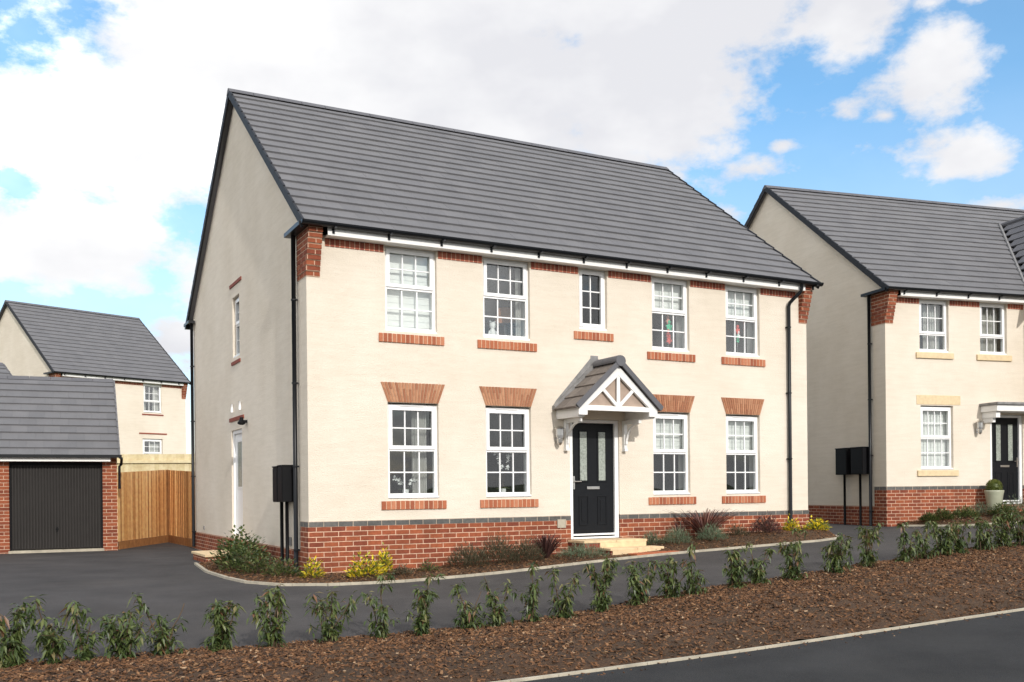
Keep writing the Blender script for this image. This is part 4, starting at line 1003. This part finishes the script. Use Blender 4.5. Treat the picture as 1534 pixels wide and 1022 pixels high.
t=thing('table_lamp','orange shaded lamp inside the upper window above the white orchid','lamp',(3.79,1.0,2.38)); q=MB(); q.lathe((0,0,0),[(.28,0),(.26,.03),(.03,.05),(.02,.95)],16); q.build('lamp_base',M['white'],t)
q=MB(); q.lathe((0,0,.92),[(.2,0),(.13,.28)],20); q.build('lamp_shade',M['shade'],t)
def mobile(x,z,mats,label):
    t=thing('hanging_toy',label,'hanging toy',(x,.19,z)); 
    s=MB(); s.tube([(0,0,-.55),(0,0,.55)],.002,4); s.build('string',M['petal'],t)
    for i,(m_,dz,r_) in enumerate(mats):
        q=MB()
        pts=[]; 
        for k in range(10):
            a=k*math.pi/5+i; rr=r_*(1 if k%2 else .62); pts.append((rr*math.cos(a)+.02*(i%2),-.012,dz+rr*1.1*math.sin(a)))
        q.prism(pts,(0,.03,0)); q.lathe((.02*(i%2),0,dz+r_*.7),[(.01,0),(r_*.45,.02),(r_*.45,.05),(.01,.07)],10); q.build('felt_figure',M[m_],t)
mobile(6.67,3.32,[('toypink',.12,.05),('toygreen',.02,.075),('toyred',-.12,.05),('toyred',-.22,.065)],'green and red felt toys hanging in the upper window right of the porch')
mobile(8.28,3.32,[('toyred',.06,.06),('petal',-.04,.045),('toygreen',-.12,.045)],'red and white felt toy hanging in the upper window nearest the right corner')
# ------------------------------------------------------------------ sky
SUN_EL=R(27); SUN_AZ=R(-4)     # azimuth east of the facade normal
sd=Vector((math.sin(SUN_AZ)*math.cos(SUN_EL),-math.cos(SUN_AZ)*math.cos(SUN_EL),math.sin(SUN_EL)))
wd=bpy.data.worlds.new('World'); SC.world=wd; wd.use_nodes=True; nt=wd.node_tree; nt.nodes.clear()
out=N(nt,'ShaderNodeOutputWorld'); sky=N(nt,'ShaderNodeTexSky'); sky.sky_type='NISHITA'; sky.sun_disc=False; sky.sun_elevation=SUN_EL
sky.sun_rotation=math.atan2(sd.x,sd.y); sky.air_density=1.0; sky.dust_density=.6; sky.ozone_density=2.5
bg=N(nt,'ShaderNodeBackground'); bg.inputs['Strength'].default_value=.15
hs=N(nt,'ShaderNodeHueSaturation'); hs.inputs['Saturation'].default_value=1.26; hs.inputs['Hue'].default_value=.49; L(nt,sky.outputs[0],hs.inputs['Color']); L(nt,hs.outputs[0],bg.inputs['Color'])
tc=N(nt,'ShaderNodeTexCoord'); dv=tc.outputs['Generated']
def math2(op,a,b=None,c=None):
    m=N(nt,'ShaderNodeMath',operation=op)
    for i,s in enumerate((a,b,c)):
        if s is None: continue
        if isinstance(s,(int,float)): m.inputs[i].default_value=s
        else: L(nt,s,m.inputs[i])
    return m.outputs[0]
def dot(v,vec):
    m=N(nt,'ShaderNodeVectorMath',operation='DOT_PRODUCT'); L(nt,v,m.inputs[0]); m.inputs[1].default_value=vec; return m.outputs['Value']
mp=N(nt,'ShaderNodeMapping'); mp.inputs['Scale'].default_value=(1,1,1.7); L(nt,dv,mp.inputs['Vector'])
n1=noise(nt,3.6,10,.6,mp.outputs[0]); n1.inputs['Distortion'].default_value=.25; n2=noise(nt,10,8,.6,mp.outputs[0]); n3=noise(nt,2.2,6,.55,mp.outputs[0])
# clouds as world directions: azimuth/elevation centre (degrees from +y towards +x), half sizes, weight
CL=[(20,23,19,9.5,1.5),(8,19,9,5.5,1.1),(36,23,7.5,9,1.2),(33,15.5,8,5,1.0),(40.5,26,4.5,4,.9),(4,13.2,9,3.2,1.05),(11,11.5,4,3,.8),(9,8.3,2.6,2.2,.8),(-3,19,6,4.5,1.1),(14,15.5,5,3,.8),
 (47.4,24.5,3.0,2.6,1.0),(51.7,21.3,3.4,3.0,1.0),(53.2,17.2,3.4,1.7,.95),(51.4,24.4,1.3,.6,.6),(44.5,24.2,1.2,.7,.5),(49,19.5,1.2,.5,.45),(54,20.6,1.2,.6,.45),(43.5,18.6,1.3,.5,.4),(41.3,17.6,3.2,1.0,.65),(38.6,15.6,3.6,1.6,.7),(54.5,14.4,3,.7,.6),(53.8,24.6,1.8,.8,.8),(46.8,20,1.4,.7,.35)]
cov=None
for az,el,ra,re,wt in CL:
    a,e=R(az),R(el); c=Vector((math.sin(a)*math.cos(e),math.cos(a)*math.cos(e),math.sin(e))); h=Vector((math.cos(a),-math.sin(a),0)); u=h.cross(c)
    p=math2('DIVIDE',dot(dv,tuple(h)),math.sin(R(ra))); s_=math2('SUBTRACT',dot(dv,tuple(u)),0.0); q_=math2('DIVIDE',s_,math.sin(R(re)))
    r2=math2('ADD',math2('MULTIPLY',p,p),math2('MULTIPLY',q_,q_))
    f=math2('MULTIPLY',math2('MAXIMUM',math2('SUBTRACT',1.0,math2('SQRT',r2)),-.6),wt)
    front=math2('GREATER_THAN',dot(dv,tuple(c)),.2)
    f=math2('ADD',math2('MULTIPLY',f,front),math2('MULTIPLY',math2('SUBTRACT',1.0,front),-1.0))
    cov=f if cov is None else math2('SMOOTH_MAX',cov,f,.12)
# other directions: broken cloud
beh=math2('MULTIPLY_ADD',math2('GREATER_THAN',math2('ADD',dot(dv,(-.468,-.884,0)),0),-.45),1.0,0)
cov2=math2('ADD',math2('MULTIPLY',beh,.55),math2('MULTIPLY',math2('SUBTRACT',1.0,beh),-2.0))
cov=math2('MAXIMUM',cov,cov2)
n4=noise(nt,26,8,.62,mp.outputs[0])
nn=math2('ADD',math2('MULTIPLY',math2('SUBTRACT',n1.outputs['Fac'],.5),1.0),math2('MULTIPLY',math2('SUBTRACT',n2.outputs['Fac'],.5),1.5))
nn=math2('ADD',nn,math2('MULTIPLY',math2('SUBTRACT',n4.outputs['Fac'],.5),1.1))
val=math2('ADD',cov,nn)
mr=N(nt,'ShaderNodeMapRange',interpolation_type='SMOOTHERSTEP'); L(nt,val,mr.inputs['Value']); mr.inputs['From Min'].default_value=-.16; mr.inputs['From Max'].default_value=.62
haz=N(nt,'ShaderNodeMapRange'); L(nt,dot(dv,(0,0,1)),haz.inputs['Value']); haz.inputs['From Min'].default_value=.0; haz.inputs['From Max'].default_value=.36; haz.inputs['To Min'].default_value=.72; haz.inputs['To Max'].default_value=.12
mask=math2('MAXIMUM',mr.outputs[0],haz.outputs[0])
cr=ramp(nt,n3.outputs['Fac'],[(.38,(.36,.362,.38)),(.49,(.44,.44,.445)),(.62,(1,.99,.985))])
shd=N(nt,'ShaderNodeMapRange'); L(nt,val,shd.inputs['Value']); shd.inputs['From Min'].default_value=.2; shd.inputs['From Max'].default_value=1.1
bg2=N(nt,'ShaderNodeBackground'); L(nt,cr.outputs[0],bg2.inputs['Color']); bg2.inputs['Strength'].default_value=1.5
mx=N(nt,'ShaderNodeMixShader'); L(nt,mask,mx.inputs[0]); L(nt,bg.outputs[0],mx.inputs[1]); L(nt,bg2.outputs[0],mx.inputs[2]); L(nt,mx.outputs[0],out.inputs[0])
sl=bpy.data.lights.new('sun','SUN'); sl.energy=2.0; sl.angle=R(.5); sl.color=(1,.955,.90); so=bpy.data.objects.new('sun',sl); COL.objects.link(so)
so.rotation_euler=sd.to_track_quat('Z','Y').to_euler()
# ------------------------------------------------------------------ camera
cd=bpy.data.cameras.new('camera'); cam=bpy.data.objects.new('camera',cd); COL.objects.link(cam); SC.camera=cam
cd.sensor_width=36; cd.lens=1464.3/1534*36; cd.shift_y=(734.98-511)/1534; cd.clip_end=3000; cd.clip_start=.1
rot=Matrix(((8.83761941e-01,8.67780160e-03,-4.67856311e-01),(-4.67834645e-01,-4.50320823e-03,-8.83804541e-01),(-9.77633485e-03,9.99952207e-01,8.00121805e-05)))
cam.matrix_world=Matrix.Translation((-4.0513,-14.0101,.4293))@rot.to_4x4()
v=SC.view_settings; v.view_transform='Standard'; v.look='None'; v.exposure=.6; v.gamma=1
